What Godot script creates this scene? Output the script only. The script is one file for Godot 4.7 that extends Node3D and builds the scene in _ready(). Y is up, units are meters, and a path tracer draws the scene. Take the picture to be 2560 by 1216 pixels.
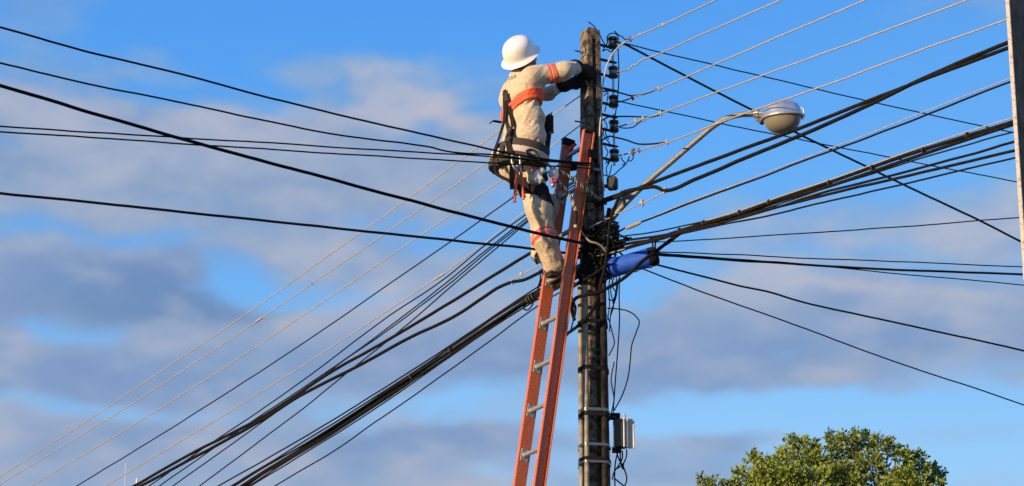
extends Node3D
# A lineman on a ladder against a concrete utility pole, under a cloudy evening sky.
# World: y up, metres, the pole's axis is x = z = 0, the camera stands 17 m away on +z and looks up.

const FOCAL := 6390.0          # pixels, for a picture 2560 wide
const PITCH := 17.9
const EYE := Vector3(-0.567, 1.6, 17.13)
const FACE := Vector3(0.883, 0.0, -0.469)    # the way the lineman faces, and the depth of the ladder
const SIDE := Vector3(0.469, 0.0, 0.883)     # his right, along the rungs
const UPV := Vector3(0, 1, 0)
const POLE_TOP := 8.765

var mats := {}
var names := {}
var wob := FastNoiseLite.new()
var rng := RandomNumberGenerator.new()

# ------------------------------------------------------------------ places
func ray(px: float, py: float) -> Vector3:
	var c := cos(deg_to_rad(PITCH))
	var s := sin(deg_to_rad(PITCH))
	var x := (px - 1280.0) / FOCAL
	var y := -(py - 608.0) / FOCAL
	return Vector3(x, y * c + s, y * s - c)

func at(px: float, py: float, z: float) -> Vector3:
	var d := ray(px, py)
	return EYE + d * ((z - EYE.z) / d.z)

func on_side(px: float, py: float, b: float) -> Vector3:      # on the upright plane that lies b to the lineman's right
	var d := ray(px, py)
	return EYE + d * ((b - EYE.dot(SIDE)) / d.dot(SIDE))

func fsu(f: float, s: float, h: float) -> Vector3:
	return FACE * f + SIDE * s + UPV * h

func z_left(px: float) -> float:      # lines that run away to the left
	var q := (px - 1280.0) / FOCAL
	return (17.9 * q - 0.567) / (1.11 + 0.952 * q)

func z_right(px: float) -> float:     # lines that come forward to the right
	var q := (px - 1280.0) / FOCAL
	return (17.9 * q - 0.567) / (0.95 + 0.952 * q)

func z_front(px: float) -> float:     # drop wires that come forward to the left
	return 0.25 + 0.0019 * (1478.0 - px)

func z_drop(px: float) -> float:      # drop wires that go away to the right
	return 0.02 - 0.0013 * (px - 1500.0)

# ------------------------------------------------------------------ meshes
class MB:
	var v := PackedVector3Array()
	var n := PackedVector3Array()
	var c := PackedColorArray()
	var i := PackedInt32Array()

	func vert(p: Vector3, m: Vector3) -> int:
		v.append(p)
		n.append(m)
		return v.size() - 1

	func tri(a: int, b: int, d: int) -> void:
		i.append(a)
		i.append(b)
		i.append(d)

	func flat(p: Array, m: Vector3) -> void:       # a flat polygon (fan)
		var s := v.size()
		for q in p:
			vert(q, m)
		for k in range(1, p.size() - 1):
			tri(s, s + k, s + k + 1)

	func quad_out(a: Vector3, b: Vector3, d: Vector3, e: Vector3, inside: Vector3) -> void:
		var m := (b - a).cross(e - a)
		if m.length_squared() < 1e-14:
			m = (d - b).cross(e - b)
		m = m.normalized()
		if m.dot((a + b + d + e) * 0.25 - inside) < 0.0:
			m = -m
		flat([a, b, d, e], m)

	func box(o: Vector3, x: Vector3, y: Vector3, z: Vector3, bev := 0.0) -> void:   # half axes
		if bev <= 0.0:
			for s in [-1.0, 1.0]:
				flat([o + x * s - y - z, o + x * s + y - z, o + x * s + y + z, o + x * s - y + z], x.normalized() * s)
				flat([o + y * s - x - z, o + y * s + x - z, o + y * s + x + z, o + y * s - x + z], y.normalized() * s)
				flat([o + z * s - x - y, o + z * s + x - y, o + z * s + x + y, o + z * s - x + y], z.normalized() * s)
			return
		var lx := x.length()
		var ly := y.length()
		var lz := z.length()
		var xi := x * ((lx - bev) / lx)
		var yi := y * ((ly - bev) / ly)
		var zi := z * ((lz - bev) / lz)
		for s in [-1.0, 1.0]:
			flat([o + x * s - yi - zi, o + x * s + yi - zi, o + x * s + yi + zi, o + x * s - yi + zi], x.normalized() * s)
			flat([o + y * s - xi - zi, o + y * s + xi - zi, o + y * s + xi + zi, o + y * s - xi + zi], y.normalized() * s)
			flat([o + z * s - xi - yi, o + z * s + xi - yi, o + z * s + xi + yi, o + z * s - xi + yi], z.normalized() * s)
			for t in [-1.0, 1.0]:
				flat([o + x * s + yi * t - zi, o + xi * s + y * t - zi, o + xi * s + y * t + zi, o + x * s + yi * t + zi], (x.normalized() * s + y.normalized() * t).normalized())
				flat([o + y * s + zi * t - xi, o + yi * s + z * t - xi, o + yi * s + z * t + xi, o + y * s + zi * t + xi], (y.normalized() * s + z.normalized() * t).normalized())
				flat([o + z * s + xi * t - yi, o + zi * s + x * t - yi, o + zi * s + x * t + yi, o + z * s + xi * t + yi], (z.normalized() * s + x.normalized() * t).normalized())
				for w in [-1.0, 1.0]:
					flat([o + x * s + yi * t + zi * w, o + xi * s + y * t + zi * w, o + xi * s + yi * t + z * w], (x.normalized() * s + y.normalized() * t + z.normalized() * w).normalized())

	func tube(pts: PackedVector3Array, radius: float, sides := 8, radii := PackedFloat32Array(), caps := true) -> void:
		if pts.size() < 2:
			return
		var t := (pts[1] - pts[0]).normalized()
		var side := t.cross(Vector3.UP)
		if side.length() < 0.05:
			side = t.cross(Vector3.RIGHT)
		side = side.normalized()
		var start := v.size()
		var m := pts.size()
		for k in m:
			var t2: Vector3 = (pts[mini(k + 1, m - 1)] - pts[maxi(k - 1, 0)]).normalized()
			if t2.length() < 0.5:
				t2 = t
			side = (side - t2 * side.dot(t2))
			side = side.normalized() if side.length() > 1e-5 else t2.cross(Vector3(0.3, 0.5, 0.8)).normalized()
			t = t2
			var up := side.cross(t)
			var r := radii[k] if radii.size() == m else radius
			for j in sides:
				var a := TAU * j / sides
				var d := side * cos(a) + up * sin(a)
				vert(pts[k] + d * r, d)
		for k in m - 1:
			for j in sides:
				var a0 := start + k * sides + j
				var a1 := start + k * sides + (j + 1) % sides
				tri(a0, a1, a1 + sides)
				tri(a0, a1 + sides, a0 + sides)
		if caps:
			for e in [0, m - 1]:
				var cp := []
				for j in sides:
					cp.append(v[start + e * sides + j])
				var d2: Vector3 = (pts[0] - pts[1]) if e == 0 else (pts[m - 1] - pts[m - 2])
				flat(cp, d2.normalized())

	func lathe(o: Vector3, axis: Vector3, prof: Array, sides := 20, squash := Vector2(1, 1), xdir := Vector3.ZERO) -> void:   # prof: [radius, height]
		var x := xdir if xdir != Vector3.ZERO else axis.cross(Vector3(0.31, 0.2, 0.93))
		x = (x - axis * x.dot(axis)).normalized()
		var y := axis.cross(x).normalized()
		var s := v.size()
		var m := prof.size()
		for k in m:
			var p0: Array = prof[maxi(k - 1, 0)]
			var p1: Array = prof[mini(k + 1, m - 1)]
			var dr: float = p1[0] - p0[0]
			var dh: float = p1[1] - p0[1]
			for j in sides:
				var a := TAU * j / sides
				var d := x * cos(a) * squash.x + y * sin(a) * squash.y
				var dn := x * cos(a) / squash.x + y * sin(a) / squash.y
				var nn := (dn.normalized() * dh - axis * dr)
				nn = nn.normalized() if nn.length() > 1e-9 else axis
				vert(o + d * float(prof[k][0]) + axis * float(prof[k][1]), nn)
		for k in m - 1:
			for j in sides:
				var a0 := s + k * sides + j
				var a1 := s + k * sides + (j + 1) % sides
				tri(a0, a1, a1 + sides)
				tri(a0, a1 + sides, a0 + sides)

	func ribbon(pts: PackedVector3Array, outs: PackedVector3Array, w: float, th: float) -> void:    # a strap: pts its middle, outs the way its face points
		var m := pts.size()
		var L := PackedVector3Array()
		var O := PackedVector3Array()
		for k in m:
			var t := (pts[mini(k + 1, m - 1)] - pts[maxi(k - 1, 0)]).normalized()
			var o := (outs[k] - t * outs[k].dot(t)).normalized()
			O.append(o)
			L.append(t.cross(o).normalized())
		for face in 4:
			var s := v.size()
			for k in m:
				var a := Vector3.ZERO
				var b := Vector3.ZERO
				var nn := Vector3.ZERO
				match face:
					0:
						a = pts[k] + L[k] * w + O[k] * th
						b = pts[k] - L[k] * w + O[k] * th
						nn = O[k]
					1:
						a = pts[k] + L[k] * w
						b = pts[k] - L[k] * w
						nn = -O[k]
					2:
						a = pts[k] + L[k] * w
						b = pts[k] + L[k] * w + O[k] * th
						nn = L[k]
					3:
						a = pts[k] - L[k] * w
						b = pts[k] - L[k] * w + O[k] * th
						nn = -L[k]
				vert(a, nn)
				vert(b, nn)
			for k in m - 1:
				tri(s + 2 * k, s + 2 * k + 1, s + 2 * k + 3)
				tri(s + 2 * k, s + 2 * k + 3, s + 2 * k + 2)

	func commit(shift: Vector3) -> ArrayMesh:
		var w := PackedVector3Array()
		w.resize(v.size())
		for k in v.size():
			w[k] = v[k] - shift
		for k in range(0, i.size(), 3):
			var a := i[k]
			var b := i[k + 1]
			var d := i[k + 2]
			if (v[b] - v[a]).cross(v[d] - v[a]).dot(n[a] + n[b] + n[d]) > 0.0:
				i[k + 1] = d
				i[k + 2] = b
		var arr := []
		arr.resize(Mesh.ARRAY_MAX)
		arr[Mesh.ARRAY_VERTEX] = w
		arr[Mesh.ARRAY_NORMAL] = n
		if c.size() == v.size():
			arr[Mesh.ARRAY_COLOR] = c
		arr[Mesh.ARRAY_INDEX] = i
		var am := ArrayMesh.new()
		am.add_surface_from_arrays(Mesh.PRIMITIVE_TRIANGLES, arr)
		return am

# ------------------------------------------------------------------ bodies: tapered bones joined by a smooth minimum, meshed as surface nets
class Bones:
	var a := PackedVector3Array()
	var d := PackedVector3Array()
	var il := PackedFloat32Array()
	var ra := PackedFloat32Array()
	var rb := PackedFloat32Array()
	var k := 0.05
	var folds := 0.0
	var noise: FastNoiseLite
	var ca := PackedVector3Array()      # creases: ridges with a hollow on either side
	var cd := PackedVector3Array()
	var cl := PackedFloat32Array()
	var cs2 := PackedFloat32Array()
	var ch := PackedFloat32Array()
	var grain_dir := Vector3(0.55, 0.8, -0.2).normalized()
	var grow := 0.0
	var slab_o := Vector3.ZERO
	var slab_n := Vector3.ZERO
	var slab_h := 0.0

	func add(p: Vector3, q: Vector3, r0: float, r1: float) -> void:
		a.append(p)
		d.append(q - p)
		il.append(1.0 / maxf((q - p).length_squared(), 1e-9))
		ra.append(r0)
		rb.append(r1 - r0)

	func crease(p: Vector3, q: Vector3, height: float, wide: float) -> void:
		ca.append(p)
		cd.append(q - p)
		cl.append(1.0 / maxf((q - p).length_squared(), 1e-9))
		cs2.append(1.0 / (wide * wide))
		ch.append(height)

	func f(p: Vector3) -> float:
		var res := 1e3
		for j in a.size():
			var pa := p - a[j]
			var h := clampf(pa.dot(d[j]) * il[j], 0.0, 1.0)
			var e := (pa - d[j] * h).length() - ra[j] - rb[j] * h
			var g := k - absf(e - res)
			if g > 0.0:
				res = minf(e, res) - g * g * 0.25 / k
			else:
				res = minf(e, res)
		if folds > 0.0 and res < 0.08:
			var s := p - grain_dir * (p.dot(grain_dir) * 0.6)
			var s2 := p - grain_dir * (p.dot(grain_dir) * 0.82)
			res -= folds * (noise.get_noise_3dv(s) + 0.75 * (0.25 - absf(noise.get_noise_3dv(s2 * 2.2 + Vector3(7, 0, 0)))) + 0.12 * (0.2 - absf(noise.get_noise_3dv(s2 * 5.0))))
			for j in ca.size():
				var pc := p - ca[j]
				var hc := clampf(pc.dot(cd[j]) * cl[j], 0.0, 1.0)
				var q := (pc - cd[j] * hc).length_squared() * cs2[j]
				if q < 9.0:
					res -= ch[j] * (1.0 - 0.55 * q) * exp(-q) * (1.0 - 0.7 * absf(hc * 2.0 - 1.0))
		res -= grow
		if slab_h > 0.0:
			res = maxf(res, absf((p - slab_o).dot(slab_n)) - slab_h)
		return res

	func band(o: Vector3, nrm: Vector3, half: float, proud: float) -> Bones:
		var b := Bones.new()
		b.a = a
		b.d = d
		b.il = il
		b.ra = ra
		b.rb = rb
		b.k = k
		b.folds = folds
		b.noise = noise
		b.grain_dir = grain_dir
		b.ca = ca
		b.cd = cd
		b.cl = cl
		b.cs2 = cs2
		b.ch = ch
		b.grow = grow + proud
		b.slab_o = o
		b.slab_n = nrm.normalized()
		b.slab_h = half
		return b

	func snap(p: Vector3, lift: float) -> Array:        # the nearest point on the surface, and the way out there
		var g := Vector3.ZERO
		for it in 4:
			var e := 0.004
			var f0 := f(p)
			g = Vector3(f(p + Vector3(e, 0, 0)) - f0, f(p + Vector3(0, e, 0)) - f0, f(p + Vector3(0, 0, e)) - f0).normalized()
			p -= g * (f0 - lift)
		return [p, g]

	func nets(mb: MB, lo: Vector3, hi: Vector3, cs: float) -> void:
		var bs := 4
		var nx := int(ceil((hi.x - lo.x) / cs / bs)) * bs
		var ny := int(ceil((hi.y - lo.y) / cs / bs)) * bs
		var nz := int(ceil((hi.z - lo.z) / cs / bs)) * bs
		var val := PackedFloat32Array()
		val.resize(nx * ny * nz)
		val.fill(99.0)
		var near := cs * 5.6 + folds * 2.0
		for bz in range(0, nz, bs):
			for by in range(0, ny, bs):
				for bx in range(0, nx, bs):
					if absf(f(lo + Vector3(bx + 1.5, by + 1.5, bz + 1.5) * cs)) > near:
						continue
					for z in bs:
						for y in bs:
							var row := ((bz + z) * ny + by + y) * nx + bx
							for x in bs:
								val[row + x] = f(lo + Vector3(bx + x, by + y, bz + z) * cs)
		var id := PackedInt32Array()
		id.resize(nx * ny * nz)
		id.fill(-1)
		var off := [0, 1, nx, nx + 1, nx * ny, nx * ny + 1, nx * ny + nx, nx * ny + nx + 1]
		var edges := [[0, 1], [2, 3], [4, 5], [6, 7], [0, 2], [1, 3], [4, 6], [5, 7], [0, 4], [1, 5], [2, 6], [3, 7]]
		for z in nz - 1:
			for y in ny - 1:
				var base := (z * ny + y) * nx
				for x in nx - 1:
					var o := base + x
					var v0 := val[o]
					if v0 > 98.0:
						continue
					var q := PackedFloat32Array()
					var mask := 0
					var ok := true
					for j in 8:
						var w: float = val[o + int(off[j])]
						if w > 98.0:
							ok = false
							break
						q.append(w)
						if w < 0.0:
							mask |= 1 << j
					if not ok or mask == 0 or mask == 255:
						continue
					var sum := Vector3.ZERO
					var cnt := 0
					for e in edges:
						var e0: int = e[0]
						var e1: int = e[1]
						if (q[e0] < 0.0) != (q[e1] < 0.0):
							var t := q[e0] / (q[e0] - q[e1])
							var p0 := Vector3(e0 & 1, (e0 >> 1) & 1, e0 >> 2)
							var p1 := Vector3(e1 & 1, (e1 >> 1) & 1, e1 >> 2)
							sum += p0.lerp(p1, t)
							cnt += 1
					var g := Vector3(q[1] - q[0] + q[3] - q[2] + q[5] - q[4] + q[7] - q[6], q[2] - q[0] + q[3] - q[1] + q[6] - q[4] + q[7] - q[5], q[4] - q[0] + q[5] - q[1] + q[6] - q[2] + q[7] - q[3])
					id[o] = mb.vert(lo + (Vector3(x, y, z) + sum / cnt) * cs, g.normalized())
		var st := [1, nx, nx * ny]
		for z in range(1, nz - 1):
			for y in range(1, ny - 1):
				for x in range(1, nx - 1):
					var o := (z * ny + y) * nx + x
					if id[o] < 0:
						continue
					for ax in 3:
						var s0: int = st[ax]
						if (val[o] < 0.0) == (val[o + s0] < 0.0):
							continue
						var s1: int = st[(ax + 1) % 3]
						var s2: int = st[(ax + 2) % 3]
						var i0 := id[o]
						var i1 := id[o - s1]
						var i2 := id[o - s1 - s2]
						var i3 := id[o - s2]
						if i1 < 0 or i2 < 0 or i3 < 0:
							continue
						mb.tri(i0, i1, i2)
						mb.tri(i0, i2, i3)

func spline(p: PackedVector3Array, per := 8) -> PackedVector3Array:
	var out := PackedVector3Array()
	var m := p.size()
	for k in m - 1:
		var a := p[maxi(k - 1, 0)]
		var b := p[k]
		var c := p[k + 1]
		var d := p[mini(k + 2, m - 1)]
		var t1 := maxf(b.distance_to(c), 1e-5)
		var t0 := -maxf(a.distance_to(b), 1e-5) if k > 0 else -t1
		var t2 := t1 + (maxf(c.distance_to(d), 1e-5) if k < m - 2 else t1)
		if k == 0:
			a = b * 2.0 - c
		if k == m - 2:
			d = c * 2.0 - b
		for j in per:
			out.append(b.cubic_interpolate_in_time(c, a, d, float(j) / per, t1, t0, t2))
	out.append(p[m - 1])
	return out

# ------------------------------------------------------------------ nodes
func numbered(called: String, parent: Node) -> String:
	var key := str(parent.get_instance_id()) + called
	var k: int = names.get(key, 0)
	names[key] = k + 1
	return called if k == 0 else "%s_%03d" % [called, k]

func origin_of(o: Node) -> Vector3:
	var p := Vector3.ZERO
	while o != self and o is Node3D:
		p += o.position
		o = o.get_parent()
	return p

func tag(o: Node, label: String, category: String, group := "") -> void:
	o.set_meta("label", label)
	o.set_meta("category", category)
	if group != "":
		o.set_meta("group", group)

func thing(called: String, label: String, category: String, where: Vector3, group := "") -> Node3D:
	var o := Node3D.new()
	o.name = numbered(called, self)
	o.position = where
	add_child(o, true)
	tag(o, label, category, group)
	return o

func part(called: String, mb: MB, m: Material, parent: Node, where := Vector3.INF) -> MeshInstance3D:
	var o := MeshInstance3D.new()
	o.name = numbered(called, parent)
	parent.add_child(o, true)
	var og := origin_of(parent)
	if where != Vector3.INF:
		o.position = where - og
		og = where
	o.mesh = mb.commit(og)
	o.material_override = m
	return o

func single(called: String, mb: MB, m: Material, label: String, category: String, where: Vector3, group := "") -> MeshInstance3D:
	var o := part(called, mb, m, self, where)
	tag(o, label, category, group)
	return o

# ------------------------------------------------------------------ materials
func grain(sd: int, freq: float, lo: Color, hi: Color, a := -0.5, b := 0.5, oct := 4, size := 256, stretch := Vector2(1, 1)) -> ImageTexture:
	var fn := FastNoiseLite.new()
	fn.seed = sd
	fn.frequency = freq
	fn.fractal_octaves = oct
	fn.noise_type = FastNoiseLite.TYPE_SIMPLEX_SMOOTH
	var src := fn.get_seamless_image(size, size, false, false, 0.12, false)
	src.convert(Image.FORMAT_L8)
	if stretch != Vector2(1, 1):
		src.resize(int(size * stretch.x), int(size * stretch.y), Image.INTERPOLATE_CUBIC)
	var w := src.get_width()
	var h := src.get_height()
	var by := src.get_data()
	var lut := []
	for k in 256:
		var t := smoothstep(a, b, k / 127.5 - 1.0)
		var c := lo.lerp(hi, t).linear_to_srgb()
		lut.append([int(c.r * 255.0), int(c.g * 255.0), int(c.b * 255.0)])
	var outb := PackedByteArray()
	outb.resize(w * h * 3)
	for k in by.size():
		var l: Array = lut[by[k]]
		outb[k * 3] = l[0]
		outb[k * 3 + 1] = l[1]
		outb[k * 3 + 2] = l[2]
	return ImageTexture.create_from_image(Image.create_from_data(w, h, false, Image.FORMAT_RGB8, outb))

func relief(sd: int, freq: float, size := 256) -> ImageTexture:
	return grain(sd, freq, Color(0, 0, 0), Color(1, 1, 1), -0.8, 0.8, 4, size)

func mat(key: String, rough: float, metal := 0.0, col := Color.WHITE, tex: Texture2D = null, per_metre := 3.0, bump: Texture2D = null, bump_cm := 0.3) -> StandardMaterial3D:
	var m := StandardMaterial3D.new()
	m.resource_name = key
	m.roughness = rough
	m.metallic = metal
	if tex:
		m.albedo_texture = tex
	else:
		m.albedo_color = col.linear_to_srgb()
	if tex or bump:
		m.uv1_triplanar = true
		m.uv1_world_triplanar = true
		m.uv1_scale = Vector3.ONE * per_metre
	if bump:
		m.heightmap_enabled = true
		m.heightmap_texture = bump
		m.heightmap_scale = bump_cm
	mats[key] = m
	return m

func make_materials() -> void:
	var rough_a := relief(5, 0.03)
	var rough_b := relief(6, 0.08)
	mat("concrete", 0.95, 0.0, Color.WHITE, grain(11, 0.02, Color(0.03, 0.024, 0.016), Color(0.23, 0.175, 0.105), -0.28, 0.36, 5, 512), 1.4, rough_b, 0.5)
	mat("steel", 0.42, 0.85, Color.WHITE, grain(12, 0.03, Color(0.33, 0.32, 0.31), Color(0.52, 0.51, 0.49)), 6.0)
	mat("band_steel", 0.42, 0.9, Color.WHITE, grain(13, 0.04, Color(0.14, 0.12, 0.1), Color(0.3, 0.27, 0.22)), 8.0)
	mat("rusty", 0.8, 0.3, Color.WHITE, grain(14, 0.05, Color(0.05, 0.03, 0.02), Color(0.2, 0.12, 0.07)), 9.0)
	mat("dark_iron", 0.7, 0.2, Color.WHITE, grain(15, 0.05, Color(0.012, 0.011, 0.01), Color(0.045, 0.04, 0.035)), 9.0)
	mat("porcelain", 0.28, 0.0, Color.WHITE, grain(16, 0.05, Color(0.012, 0.009, 0.008), Color(0.035, 0.024, 0.018)), 9.0)
	mat("fibreglass", 0.5, 0.0, Color.WHITE, grain(17, 0.05, Color(0.4, 0.085, 0.03), Color(0.58, 0.15, 0.05), -0.5, 0.4, 5, 512), 2.0, rough_b, 0.06)
	mat("aluminium", 0.45, 0.6, Color.WHITE, grain(18, 0.05, Color(0.3, 0.29, 0.27), Color(0.46, 0.45, 0.42)), 7.0)
	mat("bare_wire", 0.55, 0.35, Color.WHITE, grain(19, 0.06, Color(0.24, 0.21, 0.18), Color(0.48, 0.44, 0.38)), 5.0)
	mat("black_cable", 0.55, 0.0, Color.WHITE, grain(20, 0.05, Color(0.005, 0.005, 0.005), Color(0.013, 0.012, 0.012)), 4.0)
	mat("grey_cable", 0.6, 0.0, Color.WHITE, grain(21, 0.04, Color(0.005, 0.0045, 0.004), Color(0.016, 0.0135, 0.0105)), 2.5)
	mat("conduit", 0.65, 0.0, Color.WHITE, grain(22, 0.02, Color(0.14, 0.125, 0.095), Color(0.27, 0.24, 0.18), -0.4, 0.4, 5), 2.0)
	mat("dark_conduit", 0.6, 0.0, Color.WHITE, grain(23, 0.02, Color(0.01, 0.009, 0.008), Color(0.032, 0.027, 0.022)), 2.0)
	mat("tape", 0.5, 0.0, Color(0.012, 0.012, 0.012))
	mat("cloth", 0.95, 0.0, Color.WHITE, grain(24, 0.03, Color(0.44, 0.355, 0.245), Color(0.54, 0.45, 0.325), -0.4, 0.4, 5), 3.0, rough_b, 0.22)
	mats.cloth.rim_enabled = true
	mats.cloth.rim = 0.2
	mat("orange_band", 0.75, 0.0, Color.WHITE, grain(25, 0.05, Color(0.72, 0.085, 0.028), Color(0.9, 0.14, 0.045)), 8.0)
	mat("red_band", 0.75, 0.0, Color.WHITE, grain(26, 0.05, Color(0.72, 0.06, 0.04), Color(0.85, 0.1, 0.06)), 8.0)
	mat("silver_band", 0.5, 0.0, Color(0.36, 0.32, 0.29))
	mat("skin", 0.6, 0.0, Color.WHITE, grain(27, 0.05, Color(0.2, 0.095, 0.055), Color(0.28, 0.14, 0.085)), 9.0)
	mat("hair", 0.6, 0.0, Color(0.012, 0.009, 0.008))
	mat("leather", 0.6, 0.0, Color.WHITE, grain(28, 0.05, Color(0.011, 0.01, 0.009), Color(0.03, 0.026, 0.023)), 8.0, rough_b, 0.15)
	mat("boot", 0.65, 0.0, Color.WHITE, grain(29, 0.05, Color(0.07, 0.05, 0.032), Color(0.15, 0.11, 0.07)), 8.0)
	mat("sole", 0.85, 0.0, Color(0.03, 0.027, 0.024))
	mat("white_shell", 0.3, 0.0, Color.WHITE, grain(30, 0.02, Color(0.74, 0.73, 0.7), Color(0.82, 0.81, 0.79)), 4.0)
	mats.white_shell.clearcoat_enabled = true
	mats.white_shell.clearcoat = 0.4
	mats.white_shell.clearcoat_roughness = 0.2
	mat("webbing", 0.9, 0.0, Color.WHITE, grain(31, 0.06, Color(0.024, 0.019, 0.016), Color(0.065, 0.052, 0.042)), 9.0, rough_b, 0.15)
	mat("black_web", 0.8, 0.0, Color.WHITE, grain(32, 0.06, Color(0.008, 0.007, 0.007), Color(0.024, 0.021, 0.02)), 9.0)
	mat("pale_web", 0.85, 0.0, Color.WHITE, grain(33, 0.06, Color(0.38, 0.33, 0.27), Color(0.56, 0.5, 0.43)), 12.0)
	mat("canvas", 0.95, 0.0, Color.WHITE, grain(34, 0.05, Color(0.36, 0.31, 0.22), Color(0.5, 0.43, 0.31)), 9.0)
	mat("red_paint", 0.4, 0.0, Color(0.62, 0.02, 0.018))
	mat("handle", 0.45, 0.0, Color(0.62, 0.075, 0.022))
	mat("rope", 0.95, 0.0, Color.WHITE, grain(35, 0.08, Color(0.3, 0.25, 0.16), Color(0.52, 0.45, 0.32)), 9.0)
	mat("rope_dark", 0.95, 0.0, Color(0.07, 0.055, 0.04))
	mat("grey_disc", 0.4, 0.5, Color(0.32, 0.33, 0.35))
	mat("yellow", 0.6, 0.0, Color(0.6, 0.42, 0.05))
	mat("lamp_shell", 0.33, 0.75, Color.WHITE, grain(36, 0.02, Color(0.44, 0.47, 0.5), Color(0.62, 0.63, 0.64), -0.5, 0.4, 5), 3.0)
	mat("galvanised", 0.6, 0.4, Color.WHITE, grain(37, 0.03, Color(0.15, 0.155, 0.165), Color(0.25, 0.25, 0.255)), 4.0)
	mat("blue_sleeve", 0.5, 0.0, Color.WHITE, grain(38, 0.02, Color(0.015, 0.085, 0.5), Color(0.024, 0.115, 0.6)), 3.0)
	mat("plastic_grey", 0.55, 0.0, Color.WHITE, grain(39, 0.03, Color(0.46, 0.43, 0.36), Color(0.58, 0.55, 0.47)), 6.0)
	mat("plastic_dark", 0.6, 0.0, Color(0.05, 0.05, 0.052))
	mat("box_grey", 0.8, 0.0, Color(0.035, 0.036, 0.038))
	mat("brown_panel", 0.8, 0.1, Color.WHITE, grain(40, 0.015, Color(0.07, 0.048, 0.032), Color(0.17, 0.12, 0.082), -0.5, 0.5, 5, 512), 1.2, rough_a, 0.2)
	mat("pale_paint", 0.7, 0.0, Color.WHITE, grain(41, 0.05, Color(0.2, 0.15, 0.12), Color(0.46, 0.41, 0.38), -0.6, -0.1, 5), 4.0)
	mat("bark", 0.95, 0.0, Color.WHITE, grain(42, 0.04, Color(0.026, 0.019, 0.014), Color(0.075, 0.056, 0.042)), 2.0, rough_b, 0.8)
	mat("ground", 0.95, 0.0, Color.WHITE, grain(43, 0.02, Color(0.07, 0.066, 0.06), Color(0.15, 0.14, 0.125), -0.5, 0.5, 5, 512), 0.15)
	mat("mast_white", 0.6, 0.0, Color(0.75, 0.75, 0.75))
	mat("mast_red", 0.6, 0.0, Color(0.5, 0.06, 0.04))
	mat("print_teal", 0.9, 0.0, Color(0.2, 0.32, 0.36))
	mat("foil", 0.35, 0.1, Color.WHITE, grain(44, 0.1, Color(0.35, 0.34, 0.3), Color(0.75, 0.74, 0.68)), 14.0)
	for k in ["black_cable", "grey_cable", "leather", "tape", "black_web", "dark_conduit", "brown_panel"]:
		mats[k].metallic_specular = 0.2
		mats[k].roughness = 0.75
	mat("leaf", 0.55, 0.0, Color.WHITE)
	mats.leaf.vertex_color_use_as_albedo = true
	mats.leaf.backlight_enabled = true
	mats.leaf.backlight = Color(0.35, 0.4, 0.1)
	var lens := mat("lamp_glass", 0.14, 0.0, Color(0.19, 0.175, 0.135))
	lens.clearcoat_enabled = true
	lens.clearcoat = 0.5

# ------------------------------------------------------------------ sky
var sky_blobs := []
var sky_grey := Color8(152, 169, 198)
var sky_gaps := [[60, 585, 100, 36, 0.6], [290, 628, 190, 34, 0.8], [570, 690, 90, 44, 0.6], [640, 745, 150, 44, 0.85], [850, 755, 190, 46, 0.7], [190, 868, 150, 30, 0.75], [180, 1035, 260, 24, 0.6], [520, 1052, 170, 22, 0.65], [1110, 1010, 280, 56, 0.95], [1180, 600, 190, 70, 0.7], [1220, 1200, 130, 24, 0.55], [920, 540, 130, 34, 0.35], [430, 250, 200, 40, 0.5], [700, 275, 110, 34, 0.6], [1420, 480, 200, 120, 0.5], [1700, 1040, 420, 50, 0.8], [2300, 1060, 420, 70, 0.8], [1620, 700, 120, 60, 0.55], [2040, 640, 140, 26, 0.4]]
var cn := FastNoiseLite.new()
var cw := FastNoiseLite.new()

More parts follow.
